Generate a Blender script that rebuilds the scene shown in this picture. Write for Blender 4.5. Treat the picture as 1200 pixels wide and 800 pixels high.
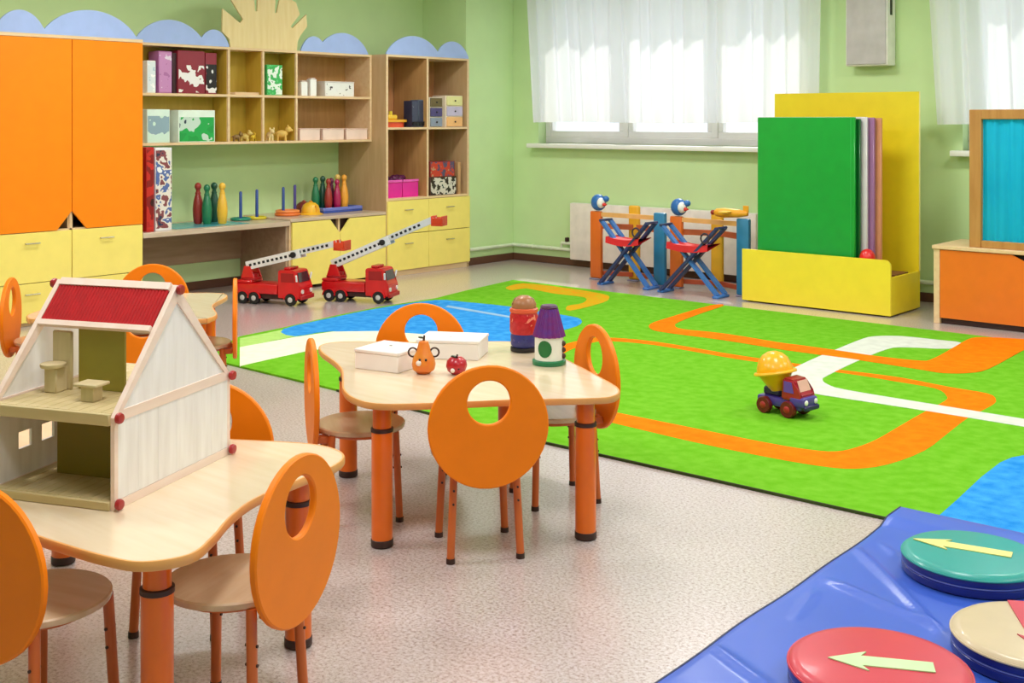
import bpy, bmesh, math, random
from mathutils import Vector, Matrix
random.seed(7)
for o in list(bpy.data.objects): bpy.data.objects.remove(o)
SC = bpy.context.scene
COL = SC.collection
PI = math.pi
# ------------------------------------------------------------------ camera
F, H, YH = 1385.0, 1.5, 140.0
ANG = math.atan2(1200, 1385)
cam = bpy.data.cameras.new('camera'); co = bpy.data.objects.new('camera', cam); COL.objects.link(co)
co.location = (0, 0, H); co.rotation_euler = (PI/2, 0, ANG)
cam.sensor_width = 36; cam.lens = 36*F/1200; cam.shift_y = -(400-YH)/1200
cam.clip_start = .05
SC.camera = co
# ------------------------------------------------------------------ sky, sun, exposure
wd = bpy.data.worlds.new('sky'); SC.world = wd; wd.use_nodes = True
bg = wd.node_tree.nodes['Background']; bg.inputs[0].default_value = (.86, .93, 1, 1); bg.inputs[1].default_value = 1.35
sun = bpy.data.lights.new('sun', 'SUN'); sun.energy = 3.4; sun.angle = math.radians(1.5); sun.color = (1, .95, .85)
so = bpy.data.objects.new('sun', sun); COL.objects.link(so)
so.rotation_euler = Vector((.5, -1.06, -1.36)).to_track_quat('-Z', 'Y').to_euler()
SC.view_settings.view_transform = 'Standard'; SC.view_settings.look = 'None'
SC.view_settings.exposure = 0.0; SC.view_settings.gamma = 1; SC.view_settings.use_curve_mapping = False
FILL_LAMP = 36.0       # watts of each added ceiling panel
# ------------------------------------------------------------------ pixel to place (1200 x 800 frame)
FW = (-math.sin(ANG), math.cos(ANG)); RT = (math.cos(ANG), math.sin(ANG))
def ray(px, py):
    a = (px-600)/F
    return (FW[0]+a*RT[0], FW[1]+a*RT[1], (YH-py)/F)
def gz(px, py, z=0):
    d = ray(px, py); t = (z-H)/d[2]; return (d[0]*t, d[1]*t)
def gx(px, py, X):
    d = ray(px, py); t = X/d[0]; return (d[1]*t, H+d[2]*t)
def gy(px, py, Y):
    d = ray(px, py); t = Y/d[1]; return (d[0]*t, H+d[2]*t)
# ------------------------------------------------------------------ materials
def lin(h):
    h = h.lstrip('#'); r = []
    for i in (0, 2, 4):
        c = int(h[i:i+2], 16)/255
        r.append(c/12.92 if c <= .04045 else ((c+.055)/1.055)**2.4)
    return (*r, 1)
MATS = {}
def base_mat(name):
    m = bpy.data.materials.new(name); m.use_nodes = True
    nt = m.node_tree; return m, nt, nt.nodes['Principled BSDF']
def coords(nt, scale=(1, 1, 1)):
    tc = nt.nodes.new('ShaderNodeTexCoord'); mp = nt.nodes.new('ShaderNodeMapping')
    mp.inputs['Scale'].default_value = scale
    nt.links.new(tc.outputs['Object'], mp.inputs[0]); return mp.outputs[0]
def M(h, rough=.5, var=.08, scale=9, bump=0, bscale=200, sheen=0, spec=.5, coat=0, stretch=(1, 1, 1), h2=None, metal=0):
    key = (h, rough, var, scale, bump, bscale, sheen, spec, coat, stretch, h2, metal)
    if key in MATS: return MATS[key]
    m, nt, p = base_mat('paint_'+h.strip('#'))
    c = lin(h); p.inputs['Roughness'].default_value = rough; p.inputs['Specular IOR Level'].default_value = spec
    p.inputs['Coat Weight'].default_value = coat; p.inputs['Coat Roughness'].default_value = .12; p.inputs['Metallic'].default_value = metal
    if sheen: p.inputs['Sheen Weight'].default_value = sheen
    v = coords(nt, stretch)
    n = nt.nodes.new('ShaderNodeTexNoise'); n.inputs['Scale'].default_value = scale; n.inputs['Detail'].default_value = 4
    nt.links.new(v, n.inputs['Vector'])
    r = nt.nodes.new('ShaderNodeValToRGB'); r.color_ramp.elements[0].position = .3; r.color_ramp.elements[1].position = .7
    c2 = lin(h2) if h2 else tuple(min(1, x*(1+var)) for x in c[:3])+(1,)
    c1 = c if h2 else tuple(x*(1-var) for x in c[:3])+(1,)
    r.color_ramp.elements[0].color = c1; r.color_ramp.elements[1].color = c2
    nt.links.new(n.outputs['Fac'], r.inputs[0]); nt.links.new(r.outputs[0], p.inputs['Base Color'])
    if bump:
        n2 = nt.nodes.new('ShaderNodeTexNoise'); n2.inputs['Scale'].default_value = bscale; n2.inputs['Detail'].default_value = 3
        b = nt.nodes.new('ShaderNodeBump'); b.inputs['Strength'].default_value = bump; b.inputs['Distance'].default_value = .004
        nt.links.new(v, n2.inputs['Vector']); nt.links.new(n2.outputs['Fac'], b.inputs['Height']); nt.links.new(b.outputs[0], p.inputs['Normal'])
    MATS[key] = m; return m
def wood(h, h2, rough=.4, axis='z', scale=6, coat=0):
    st = {'x': (.12, 1, 1), 'y': (1, .12, 1), 'z': (1, 1, .12)}[axis]
    return M(h, rough, scale=scale*5, stretch=st, h2=h2, coat=coat, bump=.02, bscale=60)
def printed(cols, scale=30, rough=.35, seed=0):
    key = ('print', tuple(cols), scale, seed)
    if key in MATS: return MATS[key]
    m, nt, p = base_mat('print'); p.inputs['Roughness'].default_value = rough
    v = coords(nt)
    nz = nt.nodes.new('ShaderNodeTexNoise'); nz.noise_dimensions = '4D'; nz.inputs['W'].default_value = seed
    nz.inputs['Scale'].default_value = scale; nz.inputs['Detail'].default_value = 2
    nt.links.new(v, nz.inputs['Vector'])
    r = nt.nodes.new('ShaderNodeValToRGB'); r.color_ramp.interpolation = 'CONSTANT'
    k = len(cols)
    for i, c in enumerate(cols):
        pos = 0 if i == 0 else .36+.28*(i-1)/max(1, k-2) if k > 2 else .5
        e = r.color_ramp.elements[i] if i < 2 else r.color_ramp.elements.new(pos)
        e.position = pos; e.color = lin(c)
    nt.links.new(nz.outputs['Fac'], r.inputs[0]); nt.links.new(r.outputs[0], p.inputs['Base Color'])
    MATS[key] = m; return m
# ------------------------------------------------------------------ mesh helpers
def box(bm, x0, x1, y0, y1, z0, z1, bev=0, seg=1):
    b = bmesh.new()
    bmesh.ops.create_cube(b, size=1)
    for v in b.verts:
        v.co = Vector((x0+(v.co.x+.5)*(x1-x0), y0+(v.co.y+.5)*(y1-y0), z0+(v.co.z+.5)*(z1-z0)))
    if bev: bmesh.ops.bevel(b, geom=list(b.edges), offset=min(bev, .45*min(abs(x1-x0), abs(y1-y0), abs(z1-z0))), segments=seg, affect='EDGES', profile=.5)
    merge(bm, b); return bm
def merge(bm, b, mat=None):
    if mat is not None: bmesh.ops.transform(b, matrix=mat, verts=b.verts)
    vs = {v: bm.verts.new(v.co) for v in b.verts}
    for f in b.faces:
        try: bm.faces.new([vs[v] for v in f.verts])
        except ValueError: pass
    b.free()
def frame(p0, p1):
    z = (Vector(p1)-Vector(p0)).normalized()
    x = z.cross(Vector((0, 0, 1)))
    if x.length < 1e-4: x = Vector((1, 0, 0))
    x.normalize(); return x, z.cross(x), z
def cyl(bm, p0, p1, r0, r1=None, n=14, cap=True):
    r1 = r0 if r1 is None else r1
    x, y, z = frame(p0, p1); p0 = Vector(p0); p1 = Vector(p1)
    A = [bm.verts.new(p0+r0*(math.cos(2*PI*i/n)*x+math.sin(2*PI*i/n)*y)) for i in range(n)]
    B = [bm.verts.new(p1+r1*(math.cos(2*PI*i/n)*x+math.sin(2*PI*i/n)*y)) for i in range(n)]
    for i in range(n): bm.faces.new((A[i], A[(i+1) % n], B[(i+1) % n], B[i]))
    if cap: bm.faces.new(A[::-1]); bm.faces.new(B)
    return bm
def bar(bm, p0, p1, w, t, up=(0, 0, 1)):
    """square bar from p0 to p1: w across, t along up"""
    p0 = Vector(p0); p1 = Vector(p1); z = (p1-p0).normalized(); x = z.cross(Vector(up)).normalized(); y = x.cross(z)
    V = [bm.verts.new(p+a*w/2*x+b*t/2*y) for p in (p0, p1) for a, b in ((-1, -1), (1, -1), (1, 1), (-1, 1))]
    for q in ((0, 1, 2, 3), (7, 6, 5, 4), (0, 4, 5, 1), (1, 5, 6, 2), (2, 6, 7, 3), (3, 7, 4, 0)): bm.faces.new([V[i] for i in q])
    return bm
def lathe(bm, prof, n=24, c=(0, 0, 0), mat=None):
    c = Vector(c); rings = []
    T = (lambda v: mat @ v) if mat is not None else (lambda v: v)
    for r, z in prof:
        if r < 1e-5: rings.append([bm.verts.new(c+T(Vector((0, 0, z))))])
        else: rings.append([bm.verts.new(c+T(Vector((r*math.cos(2*PI*i/n), r*math.sin(2*PI*i/n), z)))) for i in range(n)])
    for a, b in zip(rings, rings[1:]):
        for i in range(n):
            j = (i+1) % n
            if len(a) == 1 and len(b) == 1: continue
            if len(a) == 1: bm.faces.new((a[0], b[i], b[j]))
            elif len(b) == 1: bm.faces.new((a[i], a[j], b[0]))
            else: bm.faces.new((a[i], a[j], b[j], b[i]))
    if len(rings[0]) > 1: bm.faces.new(rings[0][::-1])
    if len(rings[-1]) > 1: bm.faces.new(rings[-1])
    return bm
def ball(bm, c, r, n=16, m=9):
    rx, ry, rz = (r, r, r) if not isinstance(r, tuple) else r
    return lathe(bm, [(math.sin(PI*k/m), -math.cos(PI*k/m)) for k in range(m+1)], n, c, Matrix.Diagonal((rx, ry, rz)))
def torus(bm, c, R, r, n=24, m=8, mat=None):
    c = Vector(c); g = []
    for i in range(n):
        a = 2*PI*i/n; ring = []
        for k in range(m):
            b = 2*PI*k/m; v = Vector(((R+r*math.cos(b))*math.cos(a), (R+r*math.cos(b))*math.sin(a), r*math.sin(b)))
            ring.append(bm.verts.new(c+(mat @ v if mat is not None else v)))
        g.append(ring)
    for i in range(n):
        for k in range(m): bm.faces.new((g[i][k], g[(i+1) % n][k], g[(i+1) % n][(k+1) % m], g[i][(k+1) % m]))
    return bm
def prism(bm, pts, a, b, f=None, bev=0):
    """polygon pts extruded from a to b; f(u,v,w) gives the place"""
    f = f or (lambda u, v, w: Vector((u, v, w)))
    A = [bm.verts.new(f(u, v, a)) for u, v in pts]; B = [bm.verts.new(f(u, v, b)) for u, v in pts]
    n = len(pts)
    bm.faces.new(A[::-1]); bm.faces.new(B)
    for i in range(n): bm.faces.new((A[i], A[(i+1) % n], B[(i+1) % n], B[i]))
    return bm
def smooth_loop(pts, k=6):
    out = []; n = len(pts)
    for i in range(n):
        p0, p1, p2, p3 = (Vector(pts[(i+j) % n]) for j in (-1, 0, 1, 2))
        for s in range(k):
            t = s/k
            out.append(tuple(.5*((2*p1)+(p2-p0)*t+(2*p0-5*p1+4*p2-p3)*t*t+(3*p1-p0-3*p2+p3)*t**3)))
    return out
def obj(name, bm, mat, parent=None, smooth=True, ang=38):
    bmesh.ops.recalc_face_normals(bm, faces=bm.faces)
    me = bpy.data.meshes.new(name); bm.to_mesh(me); bm.free()
    if smooth:
        for p in me.polygons: p.use_smooth = True
        me.set_sharp_from_angle(angle=math.radians(ang))
    me.materials.append(mat)
    o = bpy.data.objects.new(name, me); COL.objects.link(o)
    if parent: o.parent = parent
    return o
def tag(o, label, cat, group=None):
    o['label'] = label; o['category'] = cat
    if group: o['group'] = group
    return o
def thing(name, label, cat, loc=(0, 0, 0), rz=0, group=None):
    o = bpy.data.objects.new(name, None); COL.objects.link(o); o.empty_display_size = .1
    o.location = loc; o.rotation_euler = (0, 0, rz)
    return tag(o, label, cat, group)
def struct(o, label=None):
    o['kind'] = 'structure'
    if label: o['label'] = label
    return o
def copy_tree(o, parent=None):
    c = o.copy(); COL.objects.link(c)
    if parent: c.parent = parent
    for ch in list(o.children): copy_tree(ch, c)
    return c
B = bmesh.new
def bx(name, mat, parent, *a, bev=.002, **k): return obj(name, box(B(), *a, bev=bev, **k), mat, parent)

# palette
ORANGE = M('#fa8200', .45, .04, spec=.3); ORANGE_EDGE = M('#f5a24a', .4, .05)
LEGC = M('#cc6428', .35, .06); TLEG = M('#ec6c08', .3, .04, coat=.2); DARK = M('#3a1d18', .5)
BIRCH = wood('#e6cfae', '#eddabd', .22, 'x', 5, coat=.5); BAND = M('#e2a15c', .4, .06)
SEATW = wood('#d0b08a', '#ddc2a0', .25, 'x', 5, coat=.4); BEECH = wood('#e3bf92', '#eccfa6', .4, 'y')
YEL = M('#fbe678', .4, .03, coat=.1); CABORANGE = M('#ff8a00', .5, .03, spec=.3)
WALLG = M('#cde8ac', .7, .03, 3, bump=.03, bscale=120); WHITE = M('#f4f2f0', .45, .02)
LAV = M('#a3b8ec', .5, .04); BROWNW = wood('#b98a55', '#c79a64', .45, 'z'); OLIVE = wood('#c2a036', '#cdab42', .5, 'z')
REDT = M('#d8141c', .28, .08, coat=.4); BLACK = M('#17161a', .5); CHROME = M('#b9b4a0', .3, metal=.8)
# ================================================================== THE ROOM
XL, YB, XC = -8.93, 9.6, -8.3       # left wall, window wall, face of the corner column
XR, YF, ZC = 3.0, -3.0, 3.1
def floor_mat():
    m, nt, p = base_mat('linoleum'); v = coords(nt)
    a = nt.nodes.new('ShaderNodeTexNoise'); a.inputs['Scale'].default_value = 90; a.inputs['Detail'].default_value = 4; a.inputs['Roughness'].default_value = .75
    b = nt.nodes.new('ShaderNodeTexNoise'); b.inputs['Scale'].default_value = .9
    nt.links.new(v, a.inputs['Vector']); nt.links.new(v, b.inputs['Vector'])
    r = nt.nodes.new('ShaderNodeValToRGB')
    for i, (pos, c) in enumerate(((.34, '#937b74'), (.47, '#c6b5b2'), (.6, '#d9cdd0'))):
        e = r.color_ramp.elements[i] if i < 2 else r.color_ramp.elements.new(pos)
        e.position = pos; e.color = lin(c)
    nt.links.new(a.outputs['Fac'], r.inputs[0])
    mx = nt.nodes.new('ShaderNodeMix'); mx.data_type = 'RGBA'; mx.blend_type = 'MULTIPLY'; mx.inputs[0].default_value = .12
    nt.links.new(r.outputs[0], mx.inputs[6]); nt.links.new(b.outputs['Color'], mx.inputs[7]); nt.links.new(mx.outputs[2], p.inputs['Base Color'])
    p.inputs['Roughness'].default_value = .3; p.inputs['Specular IOR Level'].default_value = .5
    p.inputs['Coat Weight'].default_value = .8; p.inputs['Coat Roughness'].default_value = .2
    bp = nt.nodes.new('ShaderNodeBump'); bp.inputs['Strength'].default_value = .05; bp.inputs['Distance'].default_value = .002
    nt.links.new(a.outputs['Fac'], bp.inputs['Height']); nt.links.new(bp.outputs[0], p.inputs['Normal'])
    return m
struct(obj('floor', box(B(), XL-.1, XR, YF, YB+.3, -.1, 0), floor_mat()), 'speckled pinkish grey linoleum floor')
struct(obj('wall_left', box(B(), XL-.2, XL, YF, YB+.3, 0, ZC), WALLG), 'pale green painted wall behind the cabinets')
struct(obj('wall_corner', box(B(), XL, XC, 8.86, YB, 0, ZC, .004), WALLG), 'green painted corner column beside the tall cabinet')
struct(obj('ceiling', box(B(), XL-.2, XR+.1, YF-.1, YB+.3, ZC, ZC+.1), M('#f5f3ee', .8)))
struct(obj('wall_right', box(B(), XR, XR+.1, YF, YB+.3, 0, ZC), WALLG)); struct(obj('wall_front', box(B(), XL-.2, XR, YF-.1, YF, 0, ZC), WALLG))
WIN = [(-7.95, -4.85), (-3.5, -.6)]; SZ, TZ = 1.25, 2.85
wb = B(); xs = [XL] + [x for w in WIN for x in w] + [XR]
box(wb, XL, XR, YB, YB+.3, 0, SZ); box(wb, XL, XR, YB, YB+.3, TZ, ZC)
for i in range(0, len(xs), 2): box(wb, xs[i], xs[i+1], YB, YB+.3, SZ, TZ)
struct(obj('wall_back', wb, WALLG), 'green painted window wall')
def glass_mat():
    m = bpy.data.materials.new('window_glass'); m.use_nodes = True; nt = m.node_tree; nt.nodes.clear()
    t = nt.nodes.new('ShaderNodeBsdfTransparent'); g = nt.nodes.new('ShaderNodeBsdfGlossy'); g.inputs['Roughness'].default_value = .02
    mx = nt.nodes.new('ShaderNodeMixShader'); out = nt.nodes.new('ShaderNodeOutputMaterial')
    mx.inputs[0].default_value = .06; nt.links.new(t.outputs[0], mx.inputs[1]); nt.links.new(g.outputs[0], mx.inputs[2]); nt.links.new(mx.outputs[0], out.inputs[0]); return m
GLASS = glass_mat()
for wi, (x0, x1) in enumerate(WIN):
    fb = B(); t = .07; y0, y1 = YB+.12, YB+.19
    box(fb, x0, x1, y0, y1, SZ, SZ+t, .006); box(fb, x0, x1, y0, y1, TZ-t, TZ, .006)
    n = 3; w = (x1-x0)/n
    for k in range(n+1):
        c = x0+k*w; c = max(x0+t/2, min(x1-t/2, c)); box(fb, c-t/2, c+t/2, y0, y1, SZ+t, TZ-t, .006)
    wo = struct(obj('window_%d' % (wi+1), fb, WHITE), 'white window frame behind the sheer curtain')
    for k in range(n): obj('pane', box(B(), x0+k*w+t/2, x0+(k+1)*w-t/2, YB+.15, YB+.158, SZ+t, TZ-t), GLASS, wo)
    for k in range(n):
        sb = B(); a, b = x0+k*w+t/2, x0+(k+1)*w-t/2
        box(sb, a, b, y0+.01, y1+.01, SZ+t, SZ+t+.06, .004); box(sb, a, a+.05, y0+.01, y1+.01, SZ+t+.06, TZ-t, .004); box(sb, b-.05, b, y0+.01, y1+.01, SZ+t+.06, TZ-t, .004)
        obj('sash', sb, WHITE, wo)
    obj('window_sill', box(B(), x0-.06, x1+.06, YB-.13, YB+.12, SZ-.045, SZ, .008, 2), WHITE, wo)
# skirting
BASE = M('#5d3a28', .5, .1)
struct(obj('baseboard_back', box(B(), XC, XR, YB-.018, YB, 0, .075, .004), BASE)); struct(obj('baseboard_corner', box(B(), XC, XC+.018, 8.86, YB-.018, 0, .075, .004), BASE))
struct(obj('baseboard_left', box(B(), XL, XL+.018, YF, 8.86, 0, .075, .004), BASE))
# curtains
def curtain_mat():
    m = bpy.data.materials.new('sheer_fabric'); m.use_nodes = True; nt = m.node_tree; nt.nodes.clear()
    d = nt.nodes.new('ShaderNodeBsdfDiffuse'); d.inputs[0].default_value = (.93, .93, .96, 1)
    t = nt.nodes.new('ShaderNodeBsdfTranslucent'); t.inputs[0].default_value = (.9, .91, .95, 1)
    tr = nt.nodes.new('ShaderNodeBsdfTransparent')
    a = nt.nodes.new('ShaderNodeMixShader'); a.inputs[0].default_value = .46; b = nt.nodes.new('ShaderNodeMixShader')
    n = nt.nodes.new('ShaderNodeTexNoise'); n.inputs['Scale'].default_value = 3
    mr = nt.nodes.new('ShaderNodeMapRange'); mr.inputs[3].default_value = .02; mr.inputs[4].default_value = .13
    out = nt.nodes.new('ShaderNodeOutputMaterial')
    nt.links.new(coords(nt, (2, 2, .2)), n.inputs['Vector']); nt.links.new(n.outputs['Fac'], mr.inputs[0]); nt.links.new(mr.outputs[0], b.inputs[0])
    nt.links.new(d.outputs[0], a.inputs[1]); nt.links.new(t.outputs[0], a.inputs[2])
    nt.links.new(a.outputs[0], b.inputs[1]); nt.links.new(tr.outputs[0], b.inputs[2]); nt.links.new(b.outputs[0], out.inputs[0]); return m
SHEER = curtain_mat()
def curtain(label, x0t, x0b, x1t, x1b, zb, zt, seed):
    rnd = random.Random(seed); bm = B(); n = 260; rows = 14
    ph = [rnd.uniform(0, 6.28) for _ in range(4)]; wl = [.42, .17, .115, .75]
    g = []
    for j in range(rows+1):
        s = j/rows; z = zb+(zt-zb)*s; a = x0b+(x0t-x0b)*s; b = x1b+(x1t-x1b)*s; row = []
        for i in range(n+1):
            u = i/n; x = a+(b-a)*u; q = u*(x1b-x0b)
            y = sum(am*math.sin(2*PI*q/w+p+.5*s*(k-1.5)) for k, (am, w, p) in enumerate(zip((.034, .028, .016, .018), wl, ph)))
            row.append(bm.verts.new((x, YB-.2+y*(1.15-.4*s), z+(.006*math.sin(9*u) if j == 0 else 0))))
        g.append(row)
    for j in range(rows):
        for i in range(n): bm.faces.new((g[j][i], g[j][i+1], g[j+1][i+1], g[j+1][i]))
    root = thing('sheer_curtain', label, 'curtain', (0, 0, 0))
    obj('fabric', bm, SHEER, root)
    cyl(rod := B(), (x0t-.1, YB-.2, zt+.012), (x1t+.1, YB-.2, zt+.012), .012); obj('rail', rod, WHITE, root)
    return root
curtain('white sheer curtain over the window between corner column and white wall box', gy(615, 0, 9.4)[0], gy(624, 143, 9.4)[0], gy(963, 0, 9.4)[0], gy(960, 108, 9.4)[0], gy(624, 143.5, 9.4)[1], 2.98, 3)
curtain('white sheer curtain hanging behind the framed cyan puppet stage', gy(1084, 0, 9.4)[0], gy(1097, 146, 9.4)[0], -.5, -.5, gy(1097, 146, 9.4)[1], 2.98, 8)
# ceiling panels: unseen lamps added to light the room
for i, x in enumerate((-6.8, -4.4, -2.0, .6)):
    for j, y in enumerate((1.5, 4.5, 7.3)):
        t = thing('added_ceiling_panel', 'square white ceiling light panel, added out of view', 'light', (x, y, ZC), 0, 'added ceiling light panels')
        bx('housing', WHITE, t, -.32, .32, -.32, .32, -.05, 0, bev=.006)
        l = bpy.data.lights.new('fill_light', 'AREA'); l.shape = 'SQUARE'; l.size = .58; l.energy = FILL_LAMP; l.color = (1, .985, .965)
        lo = bpy.data.objects.new('fill_light', l); COL.objects.link(lo); lo.parent = t; lo.location = (0, 0, -.056)
# ================================================================== CARPET
CZ = .012
def carpet_mat(h, h2):
    return M(h, .95, h2=h2, scale=16, bump=.8, bscale=260, sheen=.0, spec=.1)
GREENC = carpet_mat('#66b018', '#78bc2e'); ORC = carpet_mat('#ff7400', '#ff8408'); WHC = carpet_mat('#d2d4cc', '#e0e2da')
BLC = carpet_mat('#1f86de', '#45a6ee'); CREAM = carpet_mat('#e4e8cd', '#f0f2dc'); YELC = carpet_mat('#c9b21c', '#e59a14'); LGC = carpet_mat('#a6d26a', '#b8de80')
edge = [gz(*p) for p in ((281, 396), (330, 386), (395, 371), (445, 361), (510, 351), (545, 342))]
cpts = [(-6.35, 4.33)] + edge + [(-7.18, 8.3), (-6.1, 8.28), (-2.6, 8.26), (-.2, 8.26), (-.2, 4.3), (-1.9, 4.265), (-3.45, 4.235), (-5.0, 4.3)]
carpet = thing('play_carpet', 'green play carpet with orange and white roads and blue patches on the floor', 'carpet')
obj('pile', prism(B(), cpts, 0, CZ), GREENC, carpet)
def patch(name, px, mat, lift, extra=(), k=3):
    pts = [gz(x, y, CZ) for x, y in px] + list(extra)
    if k: pts = smooth_loop(pts, k)
    obj(name, prism(B(), pts, CZ-.004, CZ+lift), mat, carpet, smooth=False)
near_out = [(690, 489), (721, 496), (810, 517), (897, 535), (962, 546), (1001, 549), (1040, 544), (1083, 528), (1110, 508), (1135, 489), (1162, 475), (1167, 468), (1157, 461), (1113, 453.5), (1053, 442), (983, 433), (887, 419.5), (848, 413.5), (766, 400), (712, 395.5), (690, 397), (660, 404), (625, 420), (607, 440), (612, 460), (640, 476), (689, 488.8)]
near_in = [(689.5, 477.2), (662, 470), (640, 458), (632, 440), (645, 424), (668, 410), (692, 402), (712, 399.5), (766, 404), (848, 418), (887, 424), (992, 437.5), (1048, 446.5), (1096, 455), (1109, 463.5), (1107, 470), (1079, 485), (1053, 500), (1027, 515), (1001, 525), (979, 529), (949, 527), (897, 518.5), (810, 501), (721, 483), (690, 477)]
patch('orange_road', near_out+near_in, ORC, .001, k=3)
white = [(1126, 401.7), (1100, 398.4), (1057, 394), (1027, 394), (1011, 397), (981, 409), (959, 418), (940, 426.6), (928, 433), (922, 442), (928, 451), (940, 457), (962, 462.6), (1070, 479), (1200, 500), (1340, 523), (1340, 514), (1200, 491), (1092, 473.5), (992, 457), (970, 450.5), (964, 445), (970, 440), (1005, 423), (1040, 409), (1061, 407), (1113, 408.5)]
patch('white_road', white, WHC, .002, k=3)
far = [(833, 358), (783, 372.5), (762, 380), (764, 386), (783, 390), (848, 398.5), (913, 409), (978, 418), (1011, 422.5), (1079, 433), (1105, 437), (1135, 437), (1159, 432), (1198, 411), (1225, 398), (1200, 397.5), (1170, 395.8), (1144, 395.6), (1131, 399.5), (1109, 412.5), (1092, 421), (1079, 423), (1031, 418), (983, 411), (940, 405), (913, 401.5), (848, 391), (801, 386), (791, 382), (796, 377), (822, 367), (848, 358)]
patch('orange_road', far, ORC, .003, k=3)
blue_l = [(332, 385.5), (395, 371), (445, 361), (510, 351.6), (545, 354), (595, 359), (665, 370), (681, 375), (676, 382), (640, 392), (600, 402), (545, 405), (460, 394), (390, 388), (345, 394)]
patch('blue_patch', blue_l, BLC, .0014, k=3)
patch('pale_stripe', [(525, 358), (600, 371), (600, 373), (522, 360)], M('#8fb6d8', .95), .003, k=0)
patch('cream_band', [(281, 407), (345, 395), (390, 388.6), (445, 388), (500, 392), (480, 410), (420, 402), (357, 412), (320, 420), (281, 429)], CREAM, .0018, k=0)
patch('pale_green_band', [(281, 396.5), (330, 386.5), (345, 394), (281, 407)], LGC, .001, k=0)
patch('ochre_road', [(593, 336.5), (613, 332), (650, 335.6), (705, 344), (714, 349), (705, 355), (668, 364), (665, 358.5), (683, 355), (685, 348.4), (650, 344), (617, 338), (600, 340)], YELC, .0012, k=3)
patch('blue_patch', [(1095, 609), (1120, 587), (1150, 559), (1172, 542), (1186, 536), (1200, 533.5)], BLC, .0012, [(-1.45, 5.5), (-1.0, 5.3), (-.85, 4.9), (-.8, 4.33), (-1.66, 4.3)], k=0)
nb = B()
for i in range(len(cpts)-4, len(cpts)-1):
    a, b = cpts[i], cpts[(i+1) % len(cpts)]; bar(nb, (a[0], a[1]-.004, .006), (b[0], b[1]-.004, .006), .008, .012)
obj('bound_edge', nb, M('#39481a', .9), carpet)
# ================================================================== TABLES
TZ_ = .52
def table(label, outline, legs, cuts=5):
    cx = sum(p[0] for p in outline)/len(outline); cy = sum(p[1] for p in outline)/len(outline)
    t = thing('wavy_table', label, 'table', (cx, cy, 0), 0, 'wavy edged tables')
    pts = smooth_loop([(x-cx, y-cy) for x, y in outline], cuts)
    b = B(); prism(b, pts, TZ_-.022, TZ_-.0005)
    obj('tabletop', b, BIRCH, t)
    e = B(); n = len(pts); V = [Vector(p) for p in pts]; nor = []
    area = sum(V[i].x*V[(i+1) % n].y-V[(i+1) % n].x*V[i].y for i in range(n))
    for i in range(n):
        d = (V[(i+1) % n]-V[i-1]).normalized(); nn = Vector((d.y, -d.x)); nor.append(nn if area > 0 else -nn)
    prof = ((-.004, -.0225), (.002, -.0225), (.004, -.019), (.004, -.004), (.002, 0), (-.004, 0))
    R = [[e.verts.new((V[i].x+nor[i].x*o, V[i].y+nor[i].y*o, TZ_+z)) for o, z in prof] for i in range(n)]
    for i in range(n):
        for k in range(len(prof)): e.faces.new((R[i][k], R[(i+1) % n][k], R[(i+1) % n][(k+1) % 6], R[i][(k+1) % 6]))
    obj('edge_band', e, BAND, t)
    for x, y in legs:
        x -= cx; y -= cy
        l = B(); lathe(l, [(.0375, .02), (.0375, .405), (.033, .41), (.033, TZ_-.0225)], 22, (x, y, 0)); lg = obj('leg', l, TLEG, t)
        obj('collar', lathe(B(), [(.034, .402), (.040, .404), (.040, .416), (.034, .418)], 22, (x, y, 0)), DARK, lg)
        obj('foot_cap', lathe(B(), [(.034, 0), (.0395, .004), (.0395, .026), (.037, .028)], 22, (x, y, 0)), DARK, lg)
        obj('mounting_plate', lathe(B(), [(.055, TZ_-.029), (.055, TZ_-.0228)], 20, (x, y, 0)), CHROME, lg)
    return t
T2 = [(-3.985, 3.33), (-3.875, 3.245), (-3.70, 3.16), (-3.55, 3.074), (-3.40, 2.95), (-3.28, 2.85), (-3.15, 2.783), (-3.025, 2.78), (-2.9, 2.895), (-2.71, 3.127), (-2.53, 3.31), (-2.475, 3.4), (-2.53, 3.51), (-2.716, 3.633), (-2.986, 3.79), (-3.13, 3.88), (-3.27, 3.945), (-3.40, 3.95), (-3.5, 3.88), (-3.65, 3.73), (-3.8, 3.6), (-3.93, 3.51), (-4.0, 3.42)]
T1 = [(-2.335, 1.445), (-2.296, 1.54), (-2.353, 1.642), (-2.437, 1.751), (-2.508, 1.881), (-2.55, 2.06), (-2.575, 2.2), (-2.63, 2.285), (-2.72, 2.315), (-2.82, 2.295), (-2.97, 2.21), (-3.08, 2.14), (-3.2, 2.06), (-3.32, 1.99), (-3.45, 1.97), (-3.6, 2.03), (-3.75, 2.13), (-3.87, 2.14), (-3.94, 2.06), (-3.9, 1.94), (-3.82, 1.8), (-3.84, 1.6), (-3.83, 1.47), (-3.75, 1.38), (-3.6, 1.36), (-3.35, 1.4), (-3.1, 1.39), (-2.9, 1.375), (-2.69, 1.372), (-2.57, 1.385), (-2.43, 1.408)]
table('wavy birch table with orange legs carrying the wooden dollhouse', T1, [(-2.42, 1.535), (-2.67, 2.15), (-3.77, 2.03), (-3.72, 1.5)])
table('wavy birch table with orange legs carrying white boxes and toy fruit', T2, [(-3.07, 2.845), (-2.575, 3.375), (-3.78, 3.31), (-3.34, 3.82)])
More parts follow.
